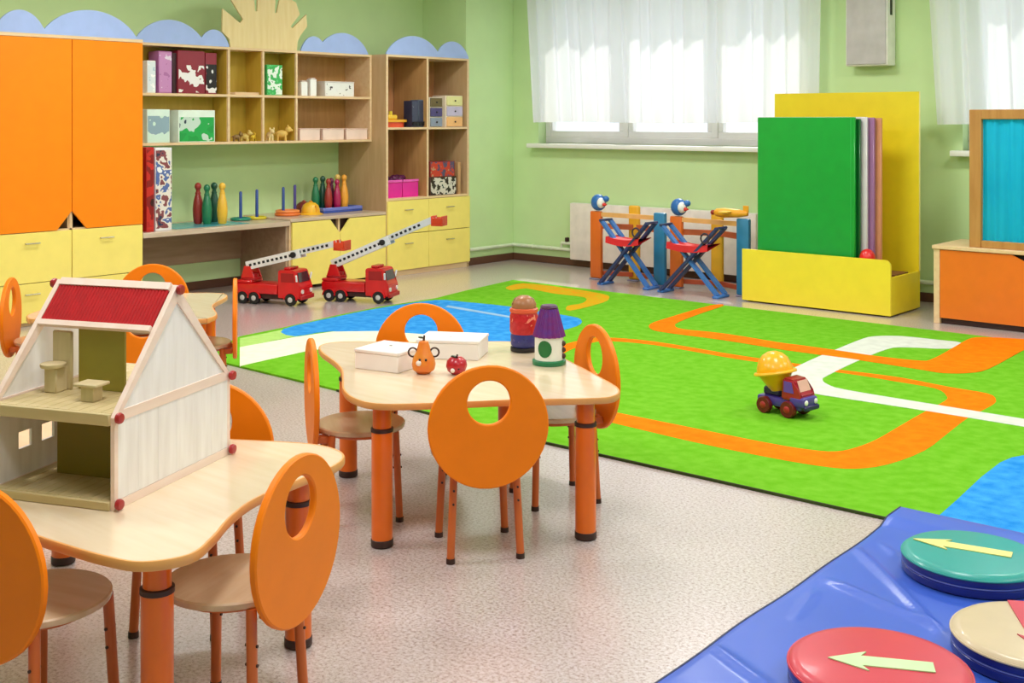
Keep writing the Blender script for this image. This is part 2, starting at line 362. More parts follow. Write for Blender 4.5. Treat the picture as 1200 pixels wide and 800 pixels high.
def lobed(cs, inset):
    cx = sum(c[0] for c in cs)/4; cy = sum(c[1] for c in cs)/4; out = []
    for i in range(4):
        p, c, n = Vector(cs[i-1]), Vector(cs[i]), Vector(cs[(i+1) % 4]); a = (p-c).normalized(); b = (n-c).normalized()
        out += [tuple(c+a*.17+b*.012), tuple(c+a*.05+b*.045), tuple(c+b*.05+a*.045), tuple(c+b*.17+a*.012)]
        m = (c+n)/2; d = (Vector((cx, cy))-m).normalized(); out.append(tuple(m+d*inset))
    return out
c3 = [(-5.6, 2.78), (-4.88, 3.42), (-5.6, 4.03), (-6.3, 3.35)]
table('wavy birch table with orange legs standing before the yellow wardrobe drawers', lobed(c3, .06), [(-5.6, 2.93), (-5.02, 3.42), (-5.6, 3.88), (-6.15, 3.36)])
# ================================================================== CHAIRS
def disc_with_hole(bm, R, r, hz, t, cz, cy, n=44):
    """upright ring: outer circle R, hole r raised by hz, thickness t along y"""
    def loop(rad, dz, y): return [bm.verts.new((rad*math.cos(2*PI*i/n), cy+y, cz+dz+rad*math.sin(2*PI*i/n))) for i in range(n)]
    c = .004
    L = [loop(r+c, hz, -t/2), loop(R-c, 0, -t/2), loop(R, 0, -t/2+c), loop(R, 0, t/2-c), loop(R-c, 0, t/2), loop(r+c, hz, t/2), loop(r, hz, t/2-c), loop(r, hz, -t/2+c)]
    for a, b in zip(L, L[1:]+L[:1]):
        for i in range(n): bm.faces.new((a[i], a[(i+1) % n], b[(i+1) % n], b[i]))
def make_chair():
    t = thing('round_chair', 'x', 'chair', group='orange disc back chairs')
    b = B(); disc_with_hole(b, .2065, .074, .082, .02, .468, -.186); obj('backrest', b, ORANGE, t)
    obj('seat', lathe(B(), [(.15, .332), (.166, .334), (.168, .340), (.168, .348), (.164, .352), (0, .352)], 40), SEATW, t)
    for s in (-1, 1): bx('back_bracket', LEGC, t, s*.07-.02, s*.07+.02, -.1745, -.13, .30, .326, bev=.003)
    obj('seat_frame', torus(B(), (0, 0, .322), .12, .010, 28, 6), LEGC, t)
    for sx, sy in ((-1, -1), (1, -1), (-1, 1), (1, 1)):
        x, y = sx*.121, (-.135 if sy < 0 else .128)
        top = (x*.88, y*.9, .332)
        lg = obj('leg', cyl(B(), (x, y, .012), top, .0135, n=12), LEGC, t)
        obj('foot_tip', cyl(B(), (x, y, 0), (x, y, .018), .0155, .0150, n=12), DARK, lg)
        for z in (.20, .245):
            f = (z-.012)/.32; px, py = x+(top[0]-x)*f, y+(top[1]-y)*f
            obj('adjusting_screw', cyl(B(), (px, py-.017, z), (px, py+.017, z), .004, n=8), DARK, lg)
    return t
proto = make_chair()
CH = [((-2.66, 2.95), (-.80, .60), 'orange disc back chair showing its back, pulled up to the table with toy fruit'),
      ((-3.485, 2.87), (.56, .83), 'orange disc back chair turned edge on beside the white box table, near the dollhouse'),
      ((-2.86, 3.82), (-.476, -.88), 'orange disc back chair at table corner next to the purple roofed toy tower'),
      ((-3.79, 3.75), (.66, -.75), 'orange disc back chair on the carpet side, behind the two white boxes'),
      ((-2.30, 1.85), (-.93, -.365), 'orange disc back chair with seat tucked under the dollhouse table, beside bare floor'),
      ((-2.68, 1.235), (-.3, .95), 'orange disc back chair facing the open front of the dollhouse'),
      ((-3.165, 2.195), (.6, -.8), 'orange disc back chair partly hidden behind the dollhouse side wall'),
      ((-6.02, 2.95), (.63, .777), 'orange disc back chair beside the wardrobe drawers at the rear table'),
      ((-5.11, 3.70), (-.6, -.8), 'orange disc back chair seen edge on before the red fire trucks'),
      ((-5.98, 3.765), (.69, -.72), 'orange disc back chair whose arched top shows above the dollhouse roof'),
      ((-4.95, 3.06), (-.68, .735), 'orange disc back chair glimpsed through the open dollhouse attic')]
for i, (p, f, lab) in enumerate(CH):
    c = proto if i == 0 else copy_tree(proto)
    f = Vector(f).normalized(); s = Vector(p)+f*.186
    c.location = (s.x, s.y, 0); c.rotation_euler = (0, 0, math.atan2(f.y, f.x)-PI/2); c['label'] = lab
# ================================================================== WARDROBE AND CABINETS ON THE LEFT WALL
XF = -8.24
def left_f(u, v, w): return Vector((w, u, v))          # polygon in (y, z), extruded along x
def handle(parent, x, y, z, w=.11):
    b = B(); cyl(b, (x+.022, y-w/2, z), (x+.022, y+w/2, z), .005, n=8)
    for s in (-1, 1): cyl(b, (x, y+s*w*.42, z), (x+.022, y+s*w*.42, z), .004, n=8)
    obj('handle', b, CHROME, parent)
ward = thing('wardrobe', 'tall wardrobe with orange doors over yellow drawers and blue cloud tops', 'wardrobe', (0, 0, 0))
Y0, Ym, Y1 = 3.92, 4.507, 5.10
cb = B(); box(cb, XL+.02, XF-.02, Y0, Y0+.02, .0, 2.12); box(cb, XL+.02, XF-.02, Y1-.02, Y1, 0, 2.12); box(cb, XL+.02, XF-.02, Ym-.01, Ym+.01, .05, 2.10)
box(cb, XL+.02, XF-.001, Y0, Y1, 2.10, 2.125); box(cb, XL+.02, XF-.02, Y0+.02, Y1-.02, .05, .07); box(cb, XL+.02, XL+.04, Y0+.02, Y1-.02, .07, 2.1); box(cb, XL+.02, XF-.02, Y0+.02, Y1-.02, .67, .69)
box(cb, XF-.06, XF-.04, Y0+.02, Y1-.02, 0, .05)
obj('carcass', cb, BEECH, ward)
nt_, g = .135, .003
for ya, yb, s in ((Y0, Ym, 1), (Ym, Y1, -1)):
    a, b = ya+g, yb-g
    pts = [(a, .684), (b-.115, .684), (b, .684+nt_), (b, 2.097), (a, 2.097)] if s == 1 else [(a, .684+nt_), (a+.115, .684), (b, .684), (b, 2.097), (a, 2.097)]
    dr = obj('door', prism(B(), pts, XF-.018, XF, left_f), CABORANGE, ward, smooth=False)
    for z0, z1 in ((.315, .678), (.03, .31)):
        d = bx('drawer', YEL, ward, XF-.018, XF, a, b, z0, z1); handle(d, XF, (a+b)/2-.02, z1-.075)
    obj('notch_board', prism(B(), [(yb-.02 if s == 1 else ya, .69), (yb if s == 1 else ya+.02, .69), (yb if s == 1 else ya+.02, .84), (yb-.02 if s == 1 else ya, .84)], XF-.04, XF-.03, left_f), BEECH, ward)  # beech strip set behind the door notch
def cloud(parent, lumps, z0, X, t=.016):
    """lumps: (ycentre, half width, height) arcs unioned into one skyline"""
    ya = min(c-w for c, w, h in lumps); yb = max(c+w for c, w, h in lumps); n = 90; top = []
    for i in range(n+1):
        y = ya+(yb-ya)*i/n; z = .012
        for c, w, h in lumps:
            q = 1-((y-c)/w)**2
            if q > 0: z = max(z, h*q**.72)
        top.append((y, z0+z))
    b = B(); prism(b, [(yb, z0), (ya, z0)]+top, X-t, X, left_f); obj('cloud_panel', b, LAV, parent)
cloud(ward, [(4.11, .19, .165), (4.66, .385, .20)], 2.125, XF)
# wall shelf
XS = -8.44; SY0, SY1 = 5.105, 7.688; Z1, Z2, Z3 = 1.31, 1.715, 2.12; TH = .022
sh = thing('wall_shelf', 'long wall shelf of open compartments with cloud and sun cutouts on top', 'shelf')
for z in (Z1, Z2, Z3): bx('shelf_board', BEECH, sh, XL, XS, SY0, SY1, z-TH, z)
for y in (SY0, SY1-TH): bx('end_panel', BEECH, sh, XL, XS-.001, y, y+TH, Z1, Z3-TH)
DV = (6.05, 6.412, 6.781)
for y in DV:
    bx('divider', BEECH, sh, XL, XS-.001, y-TH/2, y+TH/2, Z1, Z2-TH); bx('divider', BEECH, sh, XL, XS-.001, y-TH/2, y+TH/2, Z2, Z3-TH)
for ya, yb, m, xb in ((SY0+TH, DV[0]-TH/2, OLIVE, -8.66), (DV[0]+TH/2, DV[1]-TH/2, OLIVE, -8.68), (DV[1]+TH/2, DV[2]-TH/2, OLIVE, -8.68), (DV[2]+TH/2, SY1-TH, BROWNW, -8.80)):
    for za, zb in ((Z1, Z2-TH), (Z2, Z3-TH)): bx('back_panel', m, sh, xb-.01, xb, ya+.001, yb-.001, za, zb, bev=0)
for y in DV[:1]:
    for za, zb in ((Z1, Z2-TH), (Z2, Z3-TH)): bx('divider_lining', OLIVE, sh, -8.659, XS-.02, y-TH/2-.004, y-TH/2-.0005, za+.001, zb-.001, bev=0)
for y in DV[1:]:
    for za, zb in ((Z1, Z2-TH), (Z2, Z3-TH)): bx('divider_lining', OLIVE, sh, -8.679, XS-.02, y-TH/2-.004, y-TH/2-.0005, za+.001, zb-.001, bev=0)
cloud(sh, [(5.48, .33, .195), (5.90, .15, .14)], Z3, XS)
cloud(sh, [(6.98, .15, .14), (7.33, .31, .19)], Z3, XS)
# the sun cut-out: a body with separate pointed rays
sunp = [gx(px, py, XS) for px, py in ((348, 58), (349, 48), (352, 42), (360, 31), (359, 17), (343, 33), (340.5, 31), (351.5, 17), (347, 3), (329, -8), (324.5, 15), (322, 15), (323.5, -10), (302.5, -11), (301.5, 13), (299, 13), (297.5, -10), (275, -5), (271, 0), (285, 22.5), (281.5, 27), (261, 10), (260.5, 37), (269, 46), (270, 54))]
sunp[0] = (sunp[0][0], Z3); sunp[-1] = (sunp[-1][0], Z3)
obj('sun_panel', prism(B(), sunp, XS-.016, XS, left_f), wood('#e2c78c', '#ead29c', .5, 'z'), sh, smooth=False)
# desk
DZ = .61
dk = thing('wall_desk', 'grey wood desk ledge under the wall shelf with open knee space', 'desk')
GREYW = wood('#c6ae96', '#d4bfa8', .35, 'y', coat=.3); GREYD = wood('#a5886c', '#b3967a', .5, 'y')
bx('desk_top', GREYW, dk, XL, XF, 5.103, 6.55, DZ-.042, DZ, bev=.004)
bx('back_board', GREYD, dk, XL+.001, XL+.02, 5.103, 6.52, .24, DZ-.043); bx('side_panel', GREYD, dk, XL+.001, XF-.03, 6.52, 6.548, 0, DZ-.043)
# base cabinet
bc = thing('base_cabinet', 'low cabinet with yellow doors and dark notched handle beside the desk', 'cabinet')
BY0, BY1, BZ = 6.552, 7.687, .628
bx('cabinet_top', GREYW, bc, XL+.001, XF, BY0, BY1, BZ-.03, BZ, bev=.004)
cb = B(); box(cb, XL+.001, XF-.02, BY0, BY0+.02, 0, BZ-.03); box(cb, XL+.001, XF-.02, BY1-.02, BY1, 0, BZ-.03); box(cb, XL+.001, XF-.02, BY0+.02, BY1-.02, .05, .07); box(cb, XL+.001, XL+.02, BY0+.02, BY1-.02, .07, BZ-.03)
bm_ = 7.12; box(cb, XL+.02, XF-.019, bm_-.01, bm_+.01, .07, BZ-.03)
obj('carcass', cb, BEECH, bc)
for a, b, s in ((BY0+.02, bm_-.002, 1), (bm_+.002, BY1-.003, -1)):
    top = BZ-.034
    pts = [(a, .03), (b, .03), (b, top-.13), (b-.115, top), (a, top)] if s == 1 else [(a, .03), (b, .03), (b, top), (a+.115, top), (a, top-.13)]
    obj('door', prism(B(), pts, XF-.018, XF, left_f), YEL, bc, smooth=False)
obj('notch_liner', box(B(), XF-.06, XF-.05, bm_-.14, bm_-.011, .4, BZ-.031), DARK, bc); obj('notch_liner', box(B(), XF-.06, XF-.05, bm_+.011, bm_+.14, .4, BZ-.031), DARK, bc)
# tall cabinet
tc = thing('tall_cabinet', 'tall open cabinet with cloud top over four yellow drawers by the column', 'cabinet')
TY0, TY1, TD = 7.69, 8.84, 8.245
REDW = wood('#c58a5c', '#cf9668', .5, 'z')
for y in (TY0, TY1-.025): bx('side_panel', wood('#c2a074', '#ccac82', .45, 'z'), tc, XL+.001, XF-.004, y, y+.025, 0, 2.12)
for y in (TY0, TD-.0125, TY1-.025): bx('front_edge', BEECH, tc, XF-.004, XF, y, y+.025, .04 if y != TD-.0125 else .74, 2.12, bev=.001)
for z in (2.12, 1.425, .745): bx('shelf_board', BEECH, tc, -8.72, XF-.001, TY0+.025, TY1-.025, z-.022, z)
bx('divider', BROWNW, tc, -8.71, XF-.004, TD-.0125, TD+.0125, .745, 1.402); bx('divider', BROWNW, tc, -8.71, XF-.004, TD-.0125, TD+.0125, 1.425, 2.097)
bx('back_panel', REDW, tc, -8.735, -8.721, TY0+.025, TY1-.025, .05, 2.1, bev=0)
for a, b in ((TY0+.004, TD-.002), (TD+.002, TY1-.004)):
    for z0, z1 in ((.404, .721), (.055, .398)):
        d = bx('drawer', YEL, tc, XF-.0, XF+.018, a, b, z0, z1); handle(d, XF+.018, (a+b)/2-.01, z1-.09, .1)
bx('plinth', BEECH, tc, XF-.04, XF-.006, TY0+.026, TY1-.026, 0, .054)
cloud(tc, [(8.055, .36, .19), (8.60, .235, .165)], 2.12, XF)
# ------------------------------------------------------------------ things on the shelves
def shelf_box(name, label, cat, px0, px1, z0, ytop, X, depth, mat, front=None, group=None, lid=None, ff=0):
    a, b = gx(px0, 100, X)[0], gx(px1, 100, X)[0]; z1 = gx((px0+px1)/2, ytop, X)[1]
    t = thing(name, label, cat, (X-depth/2, (a+b)/2, z0), 0, group); w = (b-a)/2; h = z1-z0
    bx('body', mat, t, -depth/2, depth/2, -w, w, 0, h, bev=.003)
    if front: bx('printed_front', front, t, depth/2, depth/2+.0015, -w*.94, w*.94, h*.03, h*(.97 if not ff else ff), bev=0)
    if lid: bx('lid', lid, t, -depth/2-.002, depth/2+.002, -w-.002, w+.002, h, h+.012, bev=.002)
    return t
XI = XS-.03
shelf_box('picture_book', 'thin white picture book standing on the top wall shelf', 'book', 172.5, 182.5, Z2, 71, XI, .14, M('#f3f3ee', .5), printed(['#ffffff', '#dfe8ee', '#a9c4d8'], 25))
shelf_box('game_box', 'tall lilac game box between white book and maroon boxes', 'box', 186, 201.5, Z2, 60, XI, .15, M('#b26fa8', .4), printed(['#b26fa8', '#c98bc0', '#e6d6ea'], 16))
shelf_box('game_box', 'dark spined box squeezed next to the lilac game box', 'box', 202.5, 207.5, Z2, 62, XI-.02, .15, M('#3c1a24', .4))
shelf_box('game_box', 'maroon game box with black and white figures, next to dark spine', 'box', 208.5, 240, Z2, 59.5, XI, .12, M('#8d2638', .4), printed(['#8d2638', '#8d2638', '#f0ecec', '#221a22'], 9, seed=3), ff=.66)
shelf_box('game_box', 'narrower maroon game box at the end of the top shelf row', 'box', 241, 254, Z2, 62, XI, .12, M('#8d2638', .4), printed(['#7c2030', '#efe9ea', '#20191f', '#8d2638'], 10, seed=9), ff=.72)
shelf_box('puzzle_box', 'pale mint puzzle box on the lower wall shelf by the wardrobe', 'box', 172.5, 199, Z1+.0, 128, XI, .12, M('#dcefe4', .4), printed(['#e8f6ee', '#cfe8da', '#8fa9b8', '#5a5f78'], 7, seed=5), ff=.8)
shelf_box('puzzle_box', 'bright green puzzle box with pale top on the lower wall shelf', 'box', 209, 252, Z1, 129, XI, .14, M('#e4f2e6', .4), printed(['#1f9c48', '#1f9c48', '#24a850', '#c8dcd0', '#2d3c50'], 6, seed=8), ff=.78)
shelf_box('picture_book', 'green book standing in a small upper compartment', 'book', 313, 331, Z2, 76, XI, .12, M('#4fc06a', .4), printed(['#62c97a', '#3fb45c', '#eaf5ea', '#2b2f2f'], 18, seed=2))
wt = thing('wooden_tray', 'flat tan wooden puzzle tray in a small upper compartment', 'tray', (XI-.08, gx(291, 105, XI)[0], Z2))
bx('base', BEECH, wt, -.07, .07, -.13, .13, 0, .012); bx('rim', BEECH, wt, .058, .07, -.13, .13, .012, .022); bx('rim', BEECH, wt, -.07, -.058, -.13, .13, .012, .022)
for k, (px, h) in enumerate(((357, .10), (367.5, .115))):
    t = shelf_box('toy_block_tower', ('short' if k == 0 else 'tall')+' white building block standing in the wide upper compartment', 'block', px-3.6, px+3.6, Z2, 96-3*k, XI, .06, WHITE)
    w = .025; bx('block_cap', M('#d8c6bc', .5), t, -.026, .026, -w, w, gx(px, 96-3*k, XI)[1]-Z2, gx(px, 96-3*k, XI)[1]-Z2+.014)
sb_ = shelf_box('storage_box', 'white box with dark dotted band in the wide upper compartment', 'box', 381, 415, Z2, 97, XI, .15, M('#e8e4e2', .5), printed(['#e8e4e2', '#ecebe8', '#5a5256'], 30, seed=4), lid=M('#d9d4d2', .5))
for k, (a, b) in enumerate(((351.5, 375), (378.5, 403), (406, 430.5))):
    shelf_box('flat_box', ('pale pink flat box next to the compartment divider', 'pale pink flat box in the middle of three on the lower shelf', 'pale pink flat box by the end panel of the lower shelf')[k], 'box', a, b, Z1, 152, XI, .18, M('#efd3c6', .5), lid=M('#e5c4b6', .5), group='flat pink boxes on the lower shelf')
def toy_animal(label, px, X, z, s, mat, rz=0, long=1):
    y = gx(px, 150, X)[0]; t = thing('toy_animal', label, 'toy', (X, y, z), rz)
    b = B(); ball(b, (0, 0, .052*s), (.045*s*long, .026*s, .028*s)); obj('body', b, mat, t)
    ball(b := B(), (.05*s*long, 0, .085*s), (.024*s, .02*s, .022*s)); ball(b, (.07*s*long, 0, .078*s), (.014*s, .012*s, .011*s), 10, 6); obj('head', b, mat, t)
    for sx in (-1, 1):
        for sy in (-1, 1): obj('leg', cyl(B(), (sx*.03*s*long, sy*.015*s, 0), (sx*.026*s*long, sy*.014*s, .05*s), .009*s, n=8), mat, t)
    obj('tail', cyl(B(), (-.042*s*long, 0, .06*s), (-.065*s*long, 0, .045*s), .006*s, .003*s, 8), mat, t)
    for sy in (-1, 1): obj('ear', ball(B(), (.046*s*long, sy*.018*s, .108*s), (.006*s, .008*s, .012*s), 8, 5), mat, t)
toy_animal('brown toy animal figure crouching in the small lower compartment', 277, XI-.05, Z1, .75, M('#8a6a3c', .5), 1.2)
toy_animal('cream toy animal figure beside the brown one in the lower compartment', 287, XI-.03, Z1, .85, M('#d9bc68', .5), .6)
toy_animal('yellow toy animal figure at the edge of the lower compartment', 297, XI-.06, Z1, .7, M('#e8c840', .5), 1.9)
toy_animal('small pale toy animal next to the lower compartment divider', 316, XI-.03, Z1, 1.0, M('#ecd49a', .5), -.2)
toy_animal('golden toy lion figure in the small lower compartment', 330, XI-.04, Z1, 1.2, M('#e2b95e', .5), .9)
# big game boxes on the desk
XD = XF-.05
shelf_box('board_game', 'tall red board game box on the desk against the wardrobe', 'box', 171.5, 180.5, DZ, 172.5, XD, .28, M('#b81e1e', .35), printed(['#b81e1e', '#c82a24', '#8a1218', '#3c1418'], 7, seed=1))
shelf_box('board_game', 'white board game box with busy blue print standing on the desk', 'box', 182, 201.5, DZ, 173, XD-.02, .26, M('#e6e6ea', .35), printed(['#f2f2f4', '#5a6ea8', '#e9e0d6', '#8a4a50', '#2d3350'], 14, seed=6))
ts = bx('teal_patch', M('#4fa3ac', .25, .05), None, -8.80, XF-.09, 5.46, 6.18, DZ, DZ+.003, bev=.001); tag(ts, 'thin teal patch on the desk top under the bowling pins', 'sheet')  # thin flat teal patch on the desk top
def pin(label, px, py, mat, s=1.0, z=DZ+.003, ry=None, band=None, grp='toy bowling pins'):
    x, y = gz(px, py, z); t = thing('bowling_pin', label, 'bowling pin', (x, y, z), 0, grp)
    P_ = [(0.026, 0), (.032, .01), (.038, .06), (.040, .11), (.034, .17), (.02, .225), (.0155, .25), (.018, .265), (.0, .27)]
    obj('body', lathe(B(), [(r*s, h*s) for r, h in P_], 20), mat, t)
    obj('head', ball(B(), (0, 0, .283*s), (.026*s, .026*s, .03*s)), mat, t)
    obj('neck_band', lathe(B(), [(.021*s, .226*s), (.0225*s, .23*s), (.0195*s, .24*s), (.017*s, .24*s)], 18), band or mat, t)
    return t
PR, PG, PD, PY, PM = M('#a3302a', .35, coat=.3), M('#1f7a52', .35, coat=.3), M('#14503c', .35, coat=.3), M('#f0bb3a', .35, coat=.3), M('#b01458', .35, coat=.3)
pin('red toy bowling pin standing on the desk', 232, 262, PR, 1.12); pin('green toy bowling pin between red and dark green pins on the desk', 242.5, 262.5, PG, 1.08); pin('dark green toy bowling pin beside the yellow pin on the desk', 251, 260, PD, 1.1); pin('yellow toy bowling pin on the desk', 260.5, 262, PY, 1.12)
# blue tray with more pins
x, y = -8.62, 7.375
tr = thing('toy_tray', 'blue plastic tray on the base cabinet under bowling pins', 'tray', (x, y, BZ)); BLT = M('#3550a8', .3, coat=.3)
bx('tray_base', BLT, tr, -.13, .13, -.24, .24, 0, .02, bev=.006, seg=2)
rb = B()
for a in ((-.13, -.118, -.24, .24), (.118, .13, -.24, .24)): box(rb, *a, .02, .05, .004)
for a in ((-.118, .118, -.24, -.228), (-.118, .118, .228, .24)): box(rb, *a, .02, .05, .004)
obj('tray_rim', rb, M('#6f7fd0', .3, coat=.3), tr)
for k, (dx, dy, m, s, lab) in enumerate(((-.06, -.18, PG, 1.0, 'green toy bowling pin in the blue tray'), (-.07, -.085, PD, 1.02, 'dark green toy bowling pin in the blue tray'), (.03, -.10, PR, .95, 'red toy bowling pin in the blue tray'), (.05, -.01, PM, .92, 'magenta toy bowling pin in the blue tray'), (-.045, .0, M('#6a1448', .35), .95, 'dark plum toy bowling pin in the blue tray'), (-.06, .09, M('#e8c46a', .35), 1.05, 'pale yellow toy bowling pin at the back of the blue tray'), (.04, .085, M('#f2a83c', .35), 1.05, 'orange yellow toy bowling pin in the blue tray'))):
    p = pin(lab, 400, 240, m, s, BZ+.02, grp='toy bowling pins in the tray'); p.location = (x+dx, y+dy, BZ+.02)
# ring toss pegs and rings
BLP = M('#2f4f9c', .35)
XP = -8.64
def peg(px, h, m, lab, z):
    t = thing('ring_toss_peg', lab, 'toy', (XP, gx(px, 250, XP)[0], z), 0, 'ring toss pegs')
    obj('peg', lathe(B(), [(.014, .012), (.013, h-.01), (.008, h), (0, h+.003)], 14), m, t)
    obj('foot', lathe(B(), [(.035, 0), (.035, .008), (.02, .014), (.013, .016)], 18), m, t)
def ring(px, R, m, lab, z, dx=.0):
    t = obj('toss_ring', torus(B(), (0, 0, .013), R, .013, 30, 8), m); t.location = (XP+dx, gx(px, 250, XP+dx)[0], z); tag(t, lab, 'toy ring')
peg(282, .255, BLP, 'blue ring toss peg standing in the green ring', DZ); peg(301, .265, BLP, 'blue ring toss peg standing in the yellow ring', DZ)
peg(332, .255, BLP, 'blue ring toss peg standing in the orange rings', BZ); peg(345.5, .27, M('#4a3c8c', .4), 'violet blue ring toss peg behind the orange rings', BZ)
ring(282, .078, M('#1f8a72', .35), 'green toss ring lying on the desk', DZ); ring(301, .076, M('#d8c628', .35), 'yellow toss ring lying on the desk', DZ)
ring(337, .105, M('#ec7a30', .35), 'orange toss ring lying on the base cabinet', BZ, .06)
ring(337, .098, M('#f08c48', .35), 'second orange toss ring stacked on the first', BZ+.0265, .06)
def helmet(px, X, s, m, m2, lab, z):
    x, y = X, gx(px, 250, X)[0]; t = thing('toy_helmet', lab, 'toy helmet', (x, y, z))
    obj('shell', lathe(B(), [(.085*s, .015*s), (.084*s, .05*s), (.07*s, .085*s), (.04*s, .108*s), (0, .115*s)], 24), m, t)
    obj('brim', lathe(B(), [(.084*s, .004), (.115*s, 0), (.117*s, .004), (.086*s, .017*s)], 24), m, t)
    obj('crest', prism(B(), [(-.088*s, .03*s), (-.08*s, .08*s), (0, .128*s), (.08*s, .08*s), (.088*s, .03*s)], -.008*s, .008*s, lambda u, v, w: Vector((u, w, v))), m2, t)
helmet(356, -8.76, .9, M('#7c2a2c', .4), M('#c0504a', .4), 'dark red toy helmet on the base cabinet behind the yellow one', BZ)
helmet(364, -8.52, 1.0, M('#f0b82c', .4), M('#e89a20', .4), 'yellow toy helmet on the base cabinet by the blue tray', BZ)
# tall cabinet contents
XT = XF-.03
t = thing('toy_boat', 'orange and yellow toy boat on the upper shelf of the tall cabinet', 'toy boat', (XT-.09, gx(467, 145, XT-.02)[0]-.01, 1.425), PI/2)
hull = B(); pts = [(-.15, -.07), (.1, -.07), (.19, 0), (.1, .07), (-.15, .07)]
prism(hull, [(u*.8, v*.75) for u, v in pts], 0, .05); obj('hull', hull, M('#e2501c', .35), t); prism(hull := B(), pts, .05, .075); obj('deck', hull, M('#f5b01e', .35), t)
bx('cabin', M('#f5c93a', .35), t, -.09, .03, -.04, .04, .075, .12, bev=.01); obj('funnel', cyl(B(), (-.03, 0, .12), (-.03, 0, .155), .018), M('#f0d040', .35), t)
t = thing('toy_elephant', 'slate blue plush toy sitting behind the toy boat', 'toy', (XT-.28, 7.84, 1.425))
ball(b := B(), (0, 0, .1), (.08, .09, .1)); obj('body', b, M('#5c7fa8', .8, bump=.2), t); ball(b := B(), (.02, 0, .225), (.065, .07, .065)); obj('head', b, M('#6488b0', .8, bump=.2), t)
for s in (-1, 1): obj('ear', ball(B(), (0, s*.075, .25), (.015, .04, .05)), M('#4c6c94', .8), t)
for s in (-1, 1): obj('arm', cyl(B(), (.03, s*.07, .15), (.1, s*.06, .06), .028, .022), M('#5c7fa8', .8), t)
for k, (px, top, c, lab) in enumerate(((486.5, 118, '#33314a', 'navy toy truck box leaning behind the toy boat'), (494, 117, '#5a6474', 'grey toy case with dark wheels in the tall cabinet'))):
    t = shelf_box('toy_case', lab, 'toy', px-3.6, px+3.4, 1.425, top, XT-.02, .12, M(c, .5), printed([c, '#3a4058', '#8a98ac'], 18, seed=k+11))
    for s in (-1, 1): obj('wheel', cyl(B(), (.06, s*.022, .035), (.078, s*.022, .035), .02, n=16), BLACK, t)
def drawer_box(px0, px1, z0, ytops, cols, X, lab):
    a, b = gx(px0, 100, X)[0], gx(px1, 100, X)[0]; t = thing('drawer_organizer', lab, 'organizer', (X-.1, (a+b)/2, z0)); w = (b-a)/2
    z1 = gx((px0+px1)/2, ytops, X)[1]-z0; n = len(cols); bx('casing', M('#efe0cc', .5), t, -.1, .09, -w, w, 0, z1)
    for k, c in enumerate(cols):
        d = bx('drawer', M(c, .4), t, .09, .102, -w*.9, w*.9, z1*k/n+.006, z1*(k+1)/n-.006); obj('knob', ball(B(), (.108, 0, z1*(k+.5)/n), .009, 10, 6), BLACK, d)
drawer_box(504, 519, 1.425, 114, ['#8a94a8', '#4a3f78', '#6a5a2c'], XT, 'small organizer with dark olive violet and grey drawers')
drawer_box(523, 543, 1.425, 112, ['#f2b878', '#c8bedc', '#e6e09c'], XT, 'small organizer with pastel orange lilac and cream drawers')
PINK = M('#e81ca0', .3, coat=.2)
for k, (a, b) in enumerate(((455, 472), (473, 491))):
    X = XT-.03; ya, yb = gx(a, 220, X)[0], gx(b, 220, X)[0]; w = (yb-ya)/2
    t = thing('plastic_basket', ('magenta plastic basket next to the cabinet side', 'magenta plastic basket next to the cabinet divider')[k], 'basket', (X-.14, (ya+yb)/2, .745), 0, 'magenta baskets')
    bb = B()
    for q in ((-.13, -.12, -w, w), (.12, .13, -w, w), (-.12, .12, -w, -w+.01), (-.12, .12, w-.01, w)): box(bb, *q, .01, .16, .002)
    box(bb, -.13, .13, -w, w, 0, .01); obj('tub', bb, PINK, t)
    for q in ((-.138, -.13, -w, w), (.13, .138, -w, w)): bx('rim', M('#f060c0', .3), t, *q, .148, .172, bev=.003)
    ct = B(); rr = random.Random(k)
    for _ in range(7): ball(ct, (rr.uniform(-.07, .07), rr.uniform(-w*.6, w*.6), (.15+rr.uniform(0, .03))), rr.uniform(.03, .045), 10, 6)
    o = obj('toy_pieces', ct, M('#5c1448', .5), None); o.location = t.location; tag(o, ('dark plum toy pieces heaped in the basket by the cabinet side', 'dark plum toy pieces heaped in the basket by the divider')[k], 'toy pieces'); o['kind'] = 'stuff'
shelf_box('game_box', 'wide red and brown game box lying in the lower cabinet compartment', 'box', 504, 535, .745, 207, XT, .2, M('#54301f', .5), printed(['#6a3a26', '#2c1e1c', '#d8d0c4', '#1f3c34'], 16, seed=21))
zt = gx(519, 207, XT)[1]
shelf_box('game_box', 'red printed game box stacked on the brown one in the cabinet', 'box', 504, 533, zt, 189, XT-.01, .18, M('#8c2420', .5), printed(['#8c2420', '#5a4a6a', '#c83a28', '#b8906a'], 16, seed=22))
shelf_box('picture_book', 'tan book standing upright by the red stacked game boxes', 'book', 537, 540, .745, 190, XT-.01, .16, M('#c79a6a', .5))
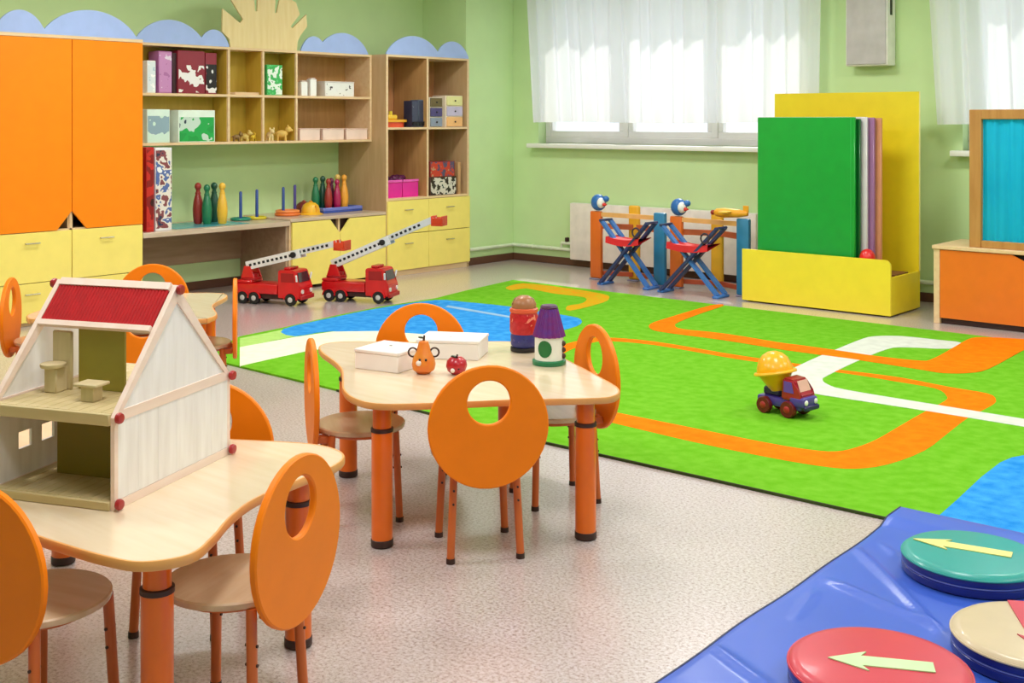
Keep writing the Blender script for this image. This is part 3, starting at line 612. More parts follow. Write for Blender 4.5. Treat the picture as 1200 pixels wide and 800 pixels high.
# ================================================================== FIRE TRUCKS
def wheel(parent, x, y, z, r, w, mt=BLACK, hub=None):
    o = obj('wheel', lathe(B(), [(r*.55, -w/2), (r*.92, -w/2), (r, -w*.3), (r, w*.3), (r*.92, w/2), (r*.55, w/2)], 22, (x, y, z), Matrix.Rotation(PI/2, 3, 'X')), mt, parent)
    obj('hub', lathe(B(), [(0, -w/2-.004), (r*.3, -w/2-.004), (r*.5, -w/2+.002), (r*.5, w/2-.002), (r*.3, w/2+.004), (0, w/2+.004)], 18, (x, y, z), Matrix.Rotation(PI/2, 3, 'X')), hub or M('#c9c6c4', .4), o)
def fire_truck(label, loc, rz, lad_len, rise, base):
    t = thing('toy_fire_truck', label, 'toy truck', (*loc, 0), rz, 'red toy fire trucks'); W = .105
    bx('chassis', M('#3a1416', .5), t, -.29, .29, -W*.8, W*.8, .045, .085, bev=.004)
    b = B(); box(b, -.30, .09, -W, W, .085, .165, .012, 2); box(b, -.30, -.16, -W*.95, W*.95, .165, .19, .008); obj('body', b, REDT, t)
    for s in (-1, 1):
        for x in (-.23, -.125, .21):
            fb = B(); n = 12
            prism(fb, [(x+.06*math.cos(PI*i/n), .05+.06*math.sin(PI*i/n)) for i in range(n+1)]+[(x-.052*math.cos(PI*i/n), .05+.052*math.sin(PI*i/n)) for i in range(n+1)], s*(W-.012), s*(W+.006), lambda u, v, w: Vector((u, w, v)))
            obj('wheel_arch', fb, REDT, t)
    cab = B(); prism(cab, [(.095, .06), (.295, .06), (.30, .15), (.275, .185), (.255, .275), (.235, .285), (.105, .285), (.095, .275)], -W, W, lambda u, v, w: Vector((u, w, v)))
    bmesh.ops.bevel(cab, geom=list(cab.edges), offset=.006, segments=2, affect='EDGES'); co_ = obj('cab', cab, REDT, t)
    GL = M('#2b2c34', .1, coat=.5)
    for s in (-1, 1): obj('side_window', prism(B(), [(.125, .19), (.25, .19), (.238, .262), (.125, .262)], s*(W-.002), s*(W+.002), lambda u, v, w: Vector((u, w, v))), M('#a3181c', .3), co_)
    obj('windscreen', prism(B(), [(-.085, 0), (.085, 0), (.078, .075), (-.078, .075)], 0, .003, lambda u, v, w: Vector((.2775-.02*v/.085+w, u, .19+v))), GL, co_)
    for s in (-1, 1): obj('headlight', cyl(B(), (.298, s*.07, .115), (.306, s*.07, .115), .017), M('#f0e8e0', .2), co_)
    bx('bumper', M('#b01418', .4), t, .295, .315, -W, W, .05, .085, bev=.005)
    for s in (-1, 1): obj('mirror', cyl(B(), (.27, s*(W+.004), .2), (.275, s*(W+.022), .25), .008, n=8), WHITE, co_)
    bx('roof_beacon', M('#c8202a', .2), t, .13, .19, -.07, .07, .285, .305, bev=.006)
    for x in (-.23, -.125, .21):
        for s in (-1, 1): wheel(t, x, s*(W-.012), .05, .05, .036)
    obj('turntable', lathe(B(), [(.085, .19), (.085, .205), (.06, .21), (.06, .235), (0, .235)], 22, (-.21, 0, 0)), M('#a81018', .4), t)
    for s in (-1, 1): obj('ladder_bracket', prism(B(), [(-.27, .205), (-.15, .205), (-.19, .30), (-.24, .30)], s*.052, s*.064, lambda u, v, w: Vector((u, w, v))), REDT, t)
    p0 = Vector((-.23, 0, base)); p1 = p0+Vector((lad_len, 0, rise)); d = (p1-p0).normalized(); up = Vector((0, 1, 0)).cross(d)*-1
    lad = obj('ladder', (lambda b: [bar(b, p0+Vector((0, s*.047, 0)), p0+d*(lad_len*.62)+Vector((0, s*.047, 0)), .010, .07, up) for s in (-1, 1)] and b)(B()), M('#eceae8', .35), t)
    up2 = up*.012
    b = B(); [bar(b, p0+d*(lad_len*.4)+Vector((0, s*.032, 0))+up2, p1+Vector((0, s*.032, 0))+up2,   .008, .05, up) for s in (-1, 1)]; obj('ladder_extension', b, M('#dedbd8', .35), lad)
    n = int(lad_len/.042)
    for i in range(1, n):
        w = .045 if i/n < .6 else .03; q = p0+d*(i*.042)+up2; obj('rung', bar(B(), q+Vector((0, -w, 0)), q+Vector((0, w, 0)), .014, .014, up), BLACK, lad)
    for s in (-1, 1):
        b = B()
        for i in range(1, n):
            q = p0+d*(i*.042)+Vector((0, s*(.0535 if i/n < .6 else .0375), 0))+(up2 if i/n >= .6 else Vector()); bar(b, q-d*.011, q+d*.011, .003, .02, up)
        obj('ladder_slots', b, BLACK, lad)
    obj('ladder_knob', cyl(B(), p0+d*(lad_len*.55)+Vector((0, -.068, 0)), p0+d*(lad_len*.55)+Vector((0, .068, 0)), .024, n=16), BLACK, lad)
    b = B(); q = p1+Vector((.03, 0, 0)); box(b, q.x-.05, q.x+.05, -.06, .06, q.z-.045, q.z-.03, .003)
    for a in ((-.05, -.04, -.06, .06), (.04, .05, -.06, .06)): box(b, q.x+a[0], q.x+a[1], a[2], a[3], q.z-.03, q.z+.035, .003)
    for s in (-1, 1): box(b, q.x-.04, q.x+.04, s*.055-.005, s*.055+.005, q.z-.03, q.z+.02, .002)
    obj('rescue_basket', b, M('#d8401c', .35), t)
fire_truck('red toy fire truck with low ladder, beside the desk knee space', (-7.80, 6.03), math.radians(22), .82, .20, .30)
fire_truck('red toy fire truck with its ladder raised high before the yellow drawers', (-7.36, 6.57), math.radians(24), .90, .385, .30)
# ================================================================== WINDOW WALL: radiator, pipes, wall box
rx0, rx1 = gy(668, 260, 9.5)[0], gy(886, 260, 9.5)[0]
rad = thing('radiator', 'white panel radiator on the wall behind the toy stands', 'radiator', (rx0, 9.495, 0))
RW = rx1-rx0
bx('panel', M('#f0e6e0', .45), rad, 0, RW, .0, .03, .075, .65, bev=.008, seg=2); bx('rear_panel', WHITE, rad, .02, RW-.02, .05, .075, .09, .64)
bx('top_grille', WHITE, rad, 0, RW, .03, .08, .635, .65, bev=.002); bx('side_cover', WHITE, rad, 0, .012, .03, .08, .075, .634, bev=.002); bx('side_cover', WHITE, rad, RW-.012, RW, .03, .08, .075, .634, bev=.002)
for x in (.3, RW-.3): bx('bracket', WHITE, rad, x, x+.04, .076, .104, .3, .36)
pp = thing('heating_pipe', 'white painted heating pipe running low along column and window wall', 'pipe'); PW = M('#dfe8cf', .5)
b = B(); cyl(b, (XC+.035, 8.87, .165), (XC+.035, YB-.04, .165), .018); ball(b, (XC+.035, YB-.04, .165), .021); cyl(b, (XC+.035, YB-.04, .165), (rx0, YB-.04, .165), .018); obj('pipe', b, PW, pp)
b = B(); cyl(b, (rx1, YB-.04, .165), (-2.0, YB-.04, .165), .018); obj('pipe', b, PW, pp)
vb = B(); cyl(vb, (rx0-.16, YB-.04, .165), (rx0-.14, YB-.06, .23), .014); cyl(vb, (rx0-.14, YB-.06, .23), (rx0+.002, YB-.06, .23), .016); vv = obj('valve', vb, PW, pp)
obj('valve_knob', lathe(B(), [(.02, 0), (.024, .01), (.022, .04), (0, .045)], 14, (rx0-.07, YB-.06, .248)), DARK, vv)
for x in (-8.0, -7.75): obj('pipe_clip', cyl(B(), (x, YB-.04, .165), (x+.02, YB-.04, .165), .023), PW, pp)
wx0, wx1 = gy(990, 40, 9.42)[0], -4.057; wz = gy(1015, 77, 9.42)[1]
wbx = thing('wall_box', 'white boxy air purifier mounted on the green wall between the curtains', 'wall unit', (wx0, 9.42, wz)); WW = wx1-wx0
bx('casing', M('#f4f0ee', .5), wbx, 0, WW, .012, .178, 0, .75, bev=.012, seg=2); bx('front_cover', M('#c8c1c6', .45), wbx, .012, WW-.012, 0, .012, .012, .74, bev=.006, seg=2)
bx('control_slot', BLACK, wbx, WW, WW+.004, .06, .1, .42, .62, bev=.001); bx('grille_line', M('#a9a09f', .5), wbx, .05, WW-.05, -.003, 0, .66, .67, bev=.001)
# ================================================================== YELLOW PANEL BOX
PAN = M('#e8d01c', .4, .03); PANF = M('#f6de38', .4, .03)
yb = thing('panel_box', 'yellow open storage box with a tall yellow back board below the window', 'storage box', (0, 0, 0))
bX0, bX1, bF, bB = -4.96, -3.69, 8.63, 9.2
n = 8; r_ = .05; zt_ = .432
fp = [(bX0, .012), (bX1, .012), (bX1, zt_-r_)]+[(bX1-r_+r_*math.cos(PI/2*i/n), zt_-r_+r_*math.sin(PI/2*i/n)) for i in range(1, n+1)]+[(bX0, zt_)]
obj('front_panel', prism(B(), fp, bF, bF+.022, lambda u, v, w: Vector((u, w, v))), PANF, yb)
bx('back_board', PAN, yb, bX0, bX1, bB-.022, bB, .012, 1.722, bev=.004); bx('side_panel', PAN, yb, bX1-.022, bX1, bF+.022, bB-.022, .012, .30); bx('side_panel', PAN, yb, bX0, bX0+.022, bF+.022, bB-.022, .012, .30)
bx('bottom_panel', PAN, yb, bX0+.022, bX1-.022, bF+.022, bB-.022, .03, .05)
bx('edge_strip', M('#f4ec9c', .4), yb, bX1, bX1+.003, bB-.022, bB, .3, 1.722, bev=.001)
for sx in (bX0+.05, bX1-.05):
    for sy in (bF+.05, bB-.06): obj('foot', cyl(B(), (sx, sy, 0), (sx, sy, .03), .02), BLACK, yb)
gX0, gX1 = gy(889, 137, 8.72)[0], gy(1003, 137, 8.72)[0]
cols = [('#0c9a34', 'green glossy gym mat panel standing upright in the yellow box', 0, 1.518), ('#0a5a28', 'dark green mat panel standing behind the bright green one', .014, 1.505), ('#d8d2dc', 'pale grey mat panel standing behind the green panels', .05, 1.52), ('#9a6a9c', 'mauve mat panel standing in the yellow box', .09, 1.515), ('#d08a6a', 'salmon pink mat panel at the back of the standing stack', .13, 1.512)]
for k, (c, lab, dx, zt) in enumerate(cols):
    y = 8.70+k*.042; t = thing('mat_panel', lab, 'mat panel', (0, y, .05), 0, 'mat panels standing in the yellow box')
    bx('board', M(c, .28, .05, coat=.25), t, gX0+dx, gX1+dx+(0.0 if k == 0 else .01), 0, .03, 0, zt-.05, bev=.005)
    if k == 0: bx('edge_binding', M('#2fb455', .3), t, gX1-.035, gX1-.03, -.002, 0, .03, zt-.06, bev=.0005)
rt_ = thing('red_ball', 'shiny red toy ball resting in the yellow box beside the panels', 'ball', (gX1+.095, 8.717, .05))
b = B(); ball(b, (0, 0, .375), (.062, .06, .075), 20, 12); obj('shell', b, REDT, rt_)
b = B(); cyl(b, (0, 0, 0), (0, 0, .29), .05, .03); obj('stand', b, M('#8c1418', .4), rt_)
tb = thing('toy_crate', 'small brown crate of toys at the end of the yellow box', 'crate', (-3.82, 8.93, .05))
bx('crate_body', BROWNW, tb, -.09, .09, -.12, .12, 0, .235); bx('crate_lid', M('#7a4a28', .5), tb, -.094, .094, -.124, .124, .235, .255)
# ================================================================== ORANGE CABINET AND PUPPET STAGE
oc = thing('low_cabinet', 'low beech cabinet with orange front and black notch under the puppet stage', 'cabinet')
oX0, oX1, oF, oB, oZ = -3.36, -1.95, 8.63, 9.2, .575
bx('cabinet_top', BEECH, oc, oX0-.01, oX1+.01, oF-.012, oB, oZ-.028, oZ, bev=.004)
for x in (oX0, oX1-.045): bx('side_panel', BEECH, oc, x, x+.045, oF, oB, 0, oZ-.028)
bx('back_panel', BROWNW, oc, oX0+.045, oX1-.045, oB-.02, oB, .04, oZ-.028); bx('bottom_panel', BEECH, oc, oX0+.045, oX1-.045, oF+.02, oB-.02, .05, .07); bx('plinth', DARK, oc, oX0+.045, oX1-.045, oF+.03, oF+.045, 0, .05)
ocx = gy(1210, 300, oF)[0]
dp = [(oX0+.048, .045), (oX1-.048, .045), (oX1-.048, oZ-.032), (ocx+.2, oZ-.032), (ocx+.08, oZ-.075), (ocx-.05, oZ-.075), (ocx-.14, oZ-.032), (oX0+.048, oZ-.032)]
obj('drawer_front', prism(B(), dp, oF-.002, oF+.016, lambda u, v, w: Vector((u, w, v))), M('#e8751a', .4, .04, coat=.1), oc, smooth=False)
obj('notch_liner', box(B(), ocx-.2, ocx+.24, oF+.04, oF+.05, oZ-.12, oZ-.03), BLACK, oc)
ps = thing('puppet_stage', 'wooden framed puppet stage with cyan curtain standing on the low cabinet', 'puppet stage', (0, 0, oZ))
pX0, pX1, pY = -3.111, -2.02, 8.66; FRM = wood('#b07a3c', '#c08c4c', .5, 'z'); pt = 1.572-oZ
for x in (pX0, pX1-.085): bx('frame_post', FRM, ps, x, x+.085, pY, pY+.05, 0, pt, bev=.004)
bx('frame_rail', FRM, ps, pX0+.085, pX1-.085, pY, pY+.05, 0, .052, bev=.004); bx('frame_rail', FRM, ps, pX0+.085, pX1-.085, pY, pY+.05, pt-.07, pt, bev=.004)
for x in (pX0, pX1-.03): bx('wing_panel', FRM, ps, x, x+.03, pY+.05, pY+.3, 0, pt, bev=.003)
b = B(); n = 120; g = []
for j in range(9):
    z = .05+(pt-.12)*j/8; g.append([b.verts.new((pX0+.085+(pX1-pX0-.17)*i/n, pY+.03+.008*math.sin(i*.33+.25*j)+.005*math.sin(i*.83+1), z)) for i in range(n+1)])
for j in range(8):
    for i in range(n): b.faces.new((g[j][i], g[j][i+1], g[j+1][i+1], g[j+1][i]))
cm = M('#00bcf0', .75, .08, h2='#1ed0fa', scale=3); nt = cm.node_tree; pb = nt.nodes['Principled BSDF']
tl = nt.nodes.new('ShaderNodeBsdfTranslucent'); tl.inputs[0].default_value = lin('#06bef2'); ms = nt.nodes.new('ShaderNodeMixShader'); ms.inputs[0].default_value = .45
nt.links.new(pb.outputs[0], ms.inputs[1]); nt.links.new(tl.outputs[0], ms.inputs[2]); nt.links.new(ms.outputs[0], nt.nodes['Material Output'].inputs[0])
obj('stage_curtain', b, cm, ps)
# ================================================================== TOY STANDS AND FOLDING STOOLS
POR, PBL, PYE = M('#dc6a1e', .4, .04, coat=.15), M('#2f7fae', .4, .05, coat=.15), M('#eab02c', .4, .05)
def toy_stand(label, x0, x1, yo, yb_, head, lab_head):
    t = thing('toy_stand', label, 'toy stand', (0, 0, 0), 0, 'toy stands by the radiator')
    bx('post', POR, t, x0, x0+.125, yo, yo+.045, .012, .64, bev=.012, seg=2); bx('post', PBL, t, x1-.12, x1, yb_, yb_+.05, .012, .66, bev=.012, seg=2)
    xm = (x0+x1)/2-.08; bx('post', PYE, t, xm, xm+.12, yo+.14, yo+.185, .012, .70, bev=.02, seg=3)
    b = B(); bar(b, (x0+.125, yo+.022, .612), (x1-.12, yb_+.025, .612), .025, .04); obj('top_rail', b, M('#e8b06a', .4), t)
    b = B(); bar(b, (x0+.06, yo+.045, .06), (xm+.06, yo+.14, .06), .03, .04); bar(b, (x1-.06, yb_+.05, .06), (xm+.08, yo+.16, .06), .03, .04); obj('lower_rail', b, M('#b04a2c', .4), t)
    b = B(); bar(b, (x0+.06, yo+.045, .5), (xm+.06, yo+.14, .5), .03, .05); bar(b, (x1-.06, yb_+.05, .5), (xm+.08, yo+.16, .5), .03, .05); obj('middle_rail', b, M('#c8643c', .4), t)
    for x, y in ((x0+.06, yo+.02), (x1-.06, yb_+.025), (xm+.06, yo+.16)): bx('foot', M('#8c8ca8', .5), t, x-.055, x+.055, y-.045, y+.045, 0, .012, bev=.004)
    h = thing('toy_bird', lab_head, 'toy', (x0+.085, yo+.022, .643)); BH = M('#2a6cb8', .4)
    b = B(); ball(b, (0, 0, .078), (.078, .06, .078), 18, 10); obj('head', b, BH, h)
    obj('face_patch', ball(B(), (.045, -.022, .078), (.04, .042, .05), 14, 8), WHITE, h)
    obj('beak', lathe(B(), [(.018, 0), (.014, .02), (0, .045)], 12, (.08, -.03, .065), Matrix.Rotation(PI/2, 3, 'Y')), M('#d83020', .4), h)
    obj('crest', ball(B(), (.085, .0, .115), (.035, .03, .03), 10, 6), BH, h)
toy_stand('toy stand with orange, yellow and blue posts at the radiator end by the column', -6.74, -5.905, 8.90, 8.90, True, 'blue toy bird head on the stand by the column end')
toy_stand('toy stand with orange, yellow and blue posts beside the yellow storage box', -5.85, -5.02, 8.90, 8.84, True, 'blue toy bird head on the stand next to the yellow box')
def stool(label, x0, x1, y0, y1):
    t = thing('folding_stool', label, 'stool', (0, 0, 0), 0, 'folding stools'); SB, SB2 = M('#3c74c0', .4, .05), M('#2c3a68', .4, .05); zt = .585
    for y in (y0, y1):
        w = x1-x0
        b = B(); bar(b, (x0+.03, y, .02), (x1-.02, y, zt), .022, .05, (0, 1, 0)); obj('crossed_leg', b, SB2, t)
        b = B(); bar(b, (x1-.03, y+.024, .02), (x0+.02, y+.024, zt), .022, .05, (0, 1, 0)); obj('crossed_leg', b, SB, t)
        obj('pivot_bolt', cyl(B(), ((x0+x1)/2, y-.016, .31), ((x0+x1)/2, y+.04, .31), .016), BLACK, t)
    for x in (x0+.03, x1-.03): bx('foot_bar', SB, t, x-.03, x+.03, y0-.02, y1+.04, 0, .022, bev=.006)
    b = B(); n = 12; g = []
    for i in range(n+1):
        u = i/n; x = x0+.10+(w-.2)*u; z = .445-.022*math.sin(PI*u)
        g.append([b.verts.new((x, yy, zz)) for yy, zz in ((y0-.02, z), (y1+.05, z), (y1+.05, z-.006), (y0-.02, z-.055), (y0-.026, z-.055))])
    for i in range(n):
        for k in range(5): b.faces.new((g[i][k], g[i+1][k], g[i+1][(k+1) % 5], g[i][(k+1) % 5]))
    obj('sling_seat', b, M('#d8202a', .6, .08, bump=.2), t)
    for x in (x0+.03, x1-.03): obj('grip_bar', cyl(B(), (x, y0-.012, zt), (x, y1+.036, zt), .012, n=10), SB2, t)
    b = B(); torus(b, (x1-.12, y0-.03, .5), .04, .008, 18, 6, Matrix.Rotation(PI/2, 3, 'X')); obj('tension_ring', b, M('#3a2c3c', .4), t)
stool('blue folding stool with red sling seat before the stand by the column end', -6.45, -5.89, 8.64, 8.77)
stool('blue folding stool with red sling seat next to the yellow storage box', -5.77, -5.16, 8.60, 8.73)
t = thing('toy_plane', 'yellow orange toy plane lying on top of the toy stand', 'toy plane', (-5.20, 8.84, .66), math.radians(8)); YP = M('#f4a828', .4)
b = B(); lathe(b, [(0, -.17), (.02, -.16), (.035, -.08), (.042, .05), (.034, .12), (0, .16)], 16, (0, 0, .042), Matrix.Rotation(-PI/2, 3, 'Y')); obj('fuselage', b, YP, t)
bx('wing', M('#f2c44a', .4), t, -.05, .03, -.14, .14, .05, .062, bev=.004); bx('tail_fin', YP, t, .12, .17, -.006, .006, .05, .11, bev=.003); obj('nose', ball(B(), (-.155, 0, .042), .022, 12, 7), M('#a02818', .4), t)
# ================================================================== CONCRETE MIXER TOY
mx, my = -2.87, 5.43
t = thing('toy_mixer_truck', 'toy mixer truck with yellow drum and purple red cab on the carpet', 'toy truck', (mx, my, CZ), math.radians(-8))
PUR, MAG = M('#4a3a9a', .3, coat=.3), M('#a8122e', .3, coat=.3); MY = M('#f6b414', .3, coat=.3)
bx('chassis', PUR, t, -.14, .13, -.055, .055, .04, .085, bev=.012, seg=2)
cab = B(); prism(cab, [(.01, .085), (.135, .085), (.14, .115), (.115, .13), (.09, .19), (.02, .195)], -.06, .06, lambda u, v, w: Vector((u, w, v))); bmesh.ops.bevel(cab, geom=list(cab.edges), offset=.009, segments=2, affect='EDGES'); cabo = obj('cab', cab, MAG, t)
bx('hood', PUR, t, .06, .15, -.062, .062, .055, .11, bev=.014, seg=3)
for s in (-1, 1): obj('side_window', prism(B(), [(.03, .125), (.09, .125), (.077, .178), (.032, .18)], s*.058, s*.062, lambda u, v, w: Vector((u, w, v))), M('#6a4ab8', .25), cabo)
obj('windscreen', prism(B(), [(-.045, 0), (.045, 0), (.04, .05), (-.04, .05)], 0, .003, lambda u, v, w: Vector((.1165-.42*v+w, u, .135+v))), M('#f0b8b0', .2), cabo)
for s in (-1, 1): obj('headlight', ball(B(), (.15, s*.04, .085), (.008, .014, .014), 10, 6), WHITE, t)
bx('bumper', M('#2a2458', .4), t, .145, .162, -.06, .06, .045, .07, bev=.006)
for x in (-.085, .06):
    for s in (-1, 1): wheel(t, x, s*.062, .042, .042, .034, M('#6c0f1c', .4), M('#a82a2c', .4))
bx('drum_cradle', M('#2c2450', .4), t, -.12, -.02, -.03, .03, .085, .125, bev=.008)
dm = Matrix.Rotation(math.radians(-12), 3, 'Y')
dro = obj('drum', lathe(B(), [(.02, 0), (.035, .005), (.07, .06), (.09, .092), (.094, .10), (.09, .125), (.075, .165), (.05, .19), (.022, .202), (0, .204)], 28, (-.045, 0, .105), dm), MY, t)
obj('drum_rim', lathe(B(), [(.09, .088), (.108, .09), (.11, .096), (.106, .104), (.09, .104)], 28, (-.045, 0, .105), dm), M('#f8bc2c', .3), dro)
# ================================================================== BLUE MAT AND ARROW CUSHIONS
def mat_pt(u, v):
    """u 0..1 left to right, v 0..1 near to far"""
    xl = -1.70-.12*v+.006*math.sin(9*v+.5)+.003*math.sin(31*v); yfar = 4.36+.06*u; yn = 1.5
    x = xl+(0.9-xl)*u; return x, yn+(yfar-yn)*v
NM, NN = 150, 190; mb = B(); gt, gb_ = [], []
CUSH = [(gz(1030, 774, .1), .232), (gz(1140, 645, .1), .222), (gz(1214, 738, .1), .222)]
CREASE = [(gz(1000, 645), gz(1118, 765), .012), (gz(972, 688), gz(1095, 740), .012), (gz(1030, 640), gz(1090, 690), .008), (gz(835, 765), gz(900, 812), .011), (gz(955, 700), gz(930, 735), .006)]
def seg_d(p, a, b):
    p, a, b = Vector(p), Vector(a), Vector(b); d = b-a; t = (p-a).dot(d)/d.dot(d); tc_ = max(0, min(1, t)); return (p-a-d*tc_).length, max(0, min(1, 4*min(t+.1, 1.1-t)))
for j in range(NN+1):
    rt1, rt2 = [], []
    for i in range(NM+1):
        u, v = (i/NM)**1.25, j/NN; x, y = mat_pt(u, v)
        lift = CZ+.004 if y > 4.22 else (CZ+.004)*max(0, 1-(4.22-y)/.07)
        w = .003*math.sin(3.1*x+7*y)+.0025*math.sin(8*x-3.2*y+1)
        for a, b, h in CREASE:
            if x < -.9:
                d, fade = seg_d((x, y), a, b); w += h*fade*math.exp(-(d/.016)**2)
        for c, r in CUSH:
            d = math.hypot(x-c[0], y-c[1]); w *= max(0, min(1, (d-r)/.05))
        ed = min(1, i/3.0, (NN-j)/3.0)
        rt1.append(mb.verts.new((x, y, lift+.014+max(0, w)*ed+.004*ed))); rt2.append(mb.verts.new((x, y, lift)))
    gt.append(rt1); gb_.append(rt2)
for j in range(NN):
    for i in range(NM):
        mb.faces.new((gt[j][i], gt[j][i+1], gt[j+1][i+1], gt[j+1][i])); mb.faces.new((gb_[j][i], gb_[j+1][i], gb_[j+1][i+1], gb_[j][i+1]))
for j in range(NN):
    mb.faces.new((gt[j][0], gt[j+1][0], gb_[j+1][0], gb_[j][0])); mb.faces.new((gt[j][NM], gb_[j][NM], gb_[j+1][NM], gt[j+1][NM]))
for i in range(NM):
    mb.faces.new((gt[0][i], gb_[0][i], gb_[0][i+1], gt[0][i+1])); mb.faces.new((gt[NN][i], gt[NN][i+1], gb_[NN][i+1], gb_[NN][i]))
mat_t = thing('gym_mat', 'blue vinyl gym mat with creases lying over the carpet edge', 'mat')
obj('cover', mb, M('#3a5fcb', .38, .05, 3, coat=.15), mat_t, ang=60)
b = B()
for j in range(NN):
    p, q = mat_pt(0, j/NN), mat_pt(0, (j+1)/NN); l = lambda y: CZ+.004 if y > 4.22 else (CZ+.004)*max(0, 1-(4.22-y)/.07)
    bar(b, (p[0]-.003, p[1], .008+l(p[1])), (q[0]-.003, q[1], .008+l(q[1])), .006, .014)
obj('hem', b, M('#1c2450', .5), mat_t)
MZ = .0185
def cushion(label, c, R, col, acol, tip, tail, hw):
    t = thing('arrow_cushion', label, 'cushion', (*c, MZ), 0, 'round arrow cushions on the blue mat'); NAV = M('#1c2478', .35, coat=.3)
    obj('lower_pad', lathe(B(), [(R-.01, 0), (R-.002, .004), (R, .012), (R-.001, .026), (R-.008, .031)], 56), NAV, t)
    obj('upper_band', lathe(B(), [(R-.008, .031), (R-.001, .035), (R, .046), (R-.004, .058)], 56), NAV, t)
    obj('top_cover', lathe(B(), [(R-.003, .054), (R-.003, .061), (R-.012, .069), (R-.03, .072), (0, .074)], 56), M(col, .4, .04, coat=.2), t)
    obj('piping', torus(B(), (0, 0, .0575), R-.001, .0035, 56, 6), M(col, .4, .04), t); obj('seam', torus(B(), (0, 0, .031), R-.004, .003, 56, 6), M('#5a66b8', .4), t)
    a, b_ = Vector(tip)-Vector(c), Vector(tail)-Vector(c); d = (a-b_); L = d.length; d.normalize(); n = Vector((-d.y, d.x))
    P_ = [b_-n*hw*.5, b_+d*L*.68-n*hw*.5, b_+d*L*.62-n*hw, a, b_+d*L*.62+n*hw, b_+d*L*.68+n*hw*.5, b_+n*hw*.5]
    obj('arrow', prism(B(), [tuple(p) for p in P_], .0735, .0765), M(acol, .45), t, smooth=False)
zt = MZ+.075
def cc(px, py): return gz(px, py, zt)
cushion('round red cushion with pale green arrow on the blue mat', cc(1030, 774), .232, '#cc3048', '#c8e8b0', cc(970, 770), cc(1095, 782), .055)
cushion('round teal cushion with pale yellow arrow on the blue mat', cc(1140, 645), .222, '#1f9a94', '#ece28a', cc(1070, 631), cc(1186, 650), .05)
cushion('round beige cushion with red arrow on the blue mat', cc(1214, 738), .222, '#cdb998', '#c83a50', cc(1234, 772), cc(1192, 704), .055)
# ================================================================== THINGS ON THE MIDDLE TABLE
def card_box(label, c, rz, L, W, Hh):
    t = thing('cardboard_box', label, 'box', (*c, TZ_), rz); WB = M('#f3eeea', .5, .02)
    bx('box_body', WB, t, -L/2, L/2, -W/2, W/2, 0, Hh*.82, bev=.002); bx('lid', M('#efe9e6', .5, .02), t, -L/2-.003, L/2+.003, -W/2-.003, W/2+.003, Hh*.82+.0008, Hh, bev=.003)
    bx('lid_print', printed(['#efe9e6', '#efe9e6', '#efe9e6', '#5a5a60'], 24, seed=int(L*1000)), t, -L*.16, L*.2, -W*.2, W*.2, Hh, Hh+.0008, bev=0)
card_box('white cardboard box with lid on table, nearest the edge-on chair', (-3.44, 3.235), math.radians(12), .205, .20, .078)
card_box('white cardboard box pushed to the far table edge before an orange chair', (-3.41, 3.56), math.radians(30), .26, .19, .078)
def toy_fruit(name, label, c, prof, mat, s, arms):
    t = thing(name, label, 'toy fruit', (*c, TZ_)); obj('body', lathe(B(), [(r*s, z*s) for r, z in prof], 24), mat, t); top = prof[-1][1]*s
    obj('stem', cyl(B(), (0, 0, top-.004), (.004, 0, top+.018), .005, .0035, 8), DARK, t)
    lf = B(); ball(lf, (-.014, 0, top+.008), (.016, .008, .004), 10, 5); obj('leaf', lf, M('#2a3c1c', .5), t)
    if arms:
        for sg in (-1, 1): obj('arm_loop', torus(B(), Vector((RT[0], RT[1], 0))*sg*.042+Vector((0, 0, top*.63)), .017, .0035, 16, 6, Matrix.Rotation(ANG, 3, 'Z') @ Matrix.Rotation(PI/2, 3, 'X')), DARK, t)
    b = B(); f = Vector((-FW[0], -FW[1], 0)); side = Vector((RT[0], RT[1], 0)); rr = max(r for r, z in prof)*s
    for sg in (-1, 1): ball(b, f*rr*.90+side*sg*.012*s+Vector((0, 0, top*.46)), .005*s, 8, 5)
    obj('eyes', b, BLACK, t); ball(b := B(), f*rr*.9-side*.016*s+Vector((0, 0, top*.36)), .011*s, 8, 5); obj('cheek', b, M('#f2e4dc', .4), t)
PEAR = [(0, 0), (.025, .001), (.042, .015), (.046, .035), (.042, .058), (.028, .085), (.023, .105), (.018, .122), (0, .128)]
APPLE = [(0, .004), (.02, 0), (.042, .015), (.05, .038), (.046, .062), (.03, .078), (.012, .076), (0, .070)]
toy_fruit('toy_pear', 'orange yellow toy pear with ring arms standing on the table', gz(496.5, 437, TZ_), PEAR, M('#e8952a', .35, h2='#e8702a', scale=20), 1.0, True)
toy_fruit('toy_apple', 'red toy apple beside the toy pear', gz(535, 438, TZ_), APPLE, M('#b8142a', .3, coat=.3), .82, False)
x, y = gz(614, 411, TZ_)
t = thing('stacking_doll', 'red and dark blue stacking doll with rounded brown head', 'toy', (x, y, TZ_))
obj('base', lathe(B(), [(.05, 0), (.057, .004), (.057, .018), (.05, .02)], 26), BLACK, t); obj('skirt', lathe(B(), [(.05, .02), (.056, .03), (.057, .065), (.054, .075)], 26), printed(['#2a2a68', '#30347c', '#5a4a8c'], 40, seed=31), t)
obj('body', lathe(B(), [(.054, .075), (.060, .085), (.060, .15), (.055, .165)], 26), printed(['#c01822', '#c8202a', '#c01822', '#e88a70'], 45, seed=32), t); obj('scarf', lathe(B(), [(.055, .163), (.061, .168), (.060, .18), (.052, .184)], 26), M('#e0603c', .4), t)
obj('head', lathe(B(), [(.052, .184), (.053, .2), (.042, .222), (.02, .234), (0, .236)], 26), printed(['#8a5a3c', '#a87048', '#5c4a30'], 30, seed=33), t)
x, y = gz(643.5, 426, TZ_)
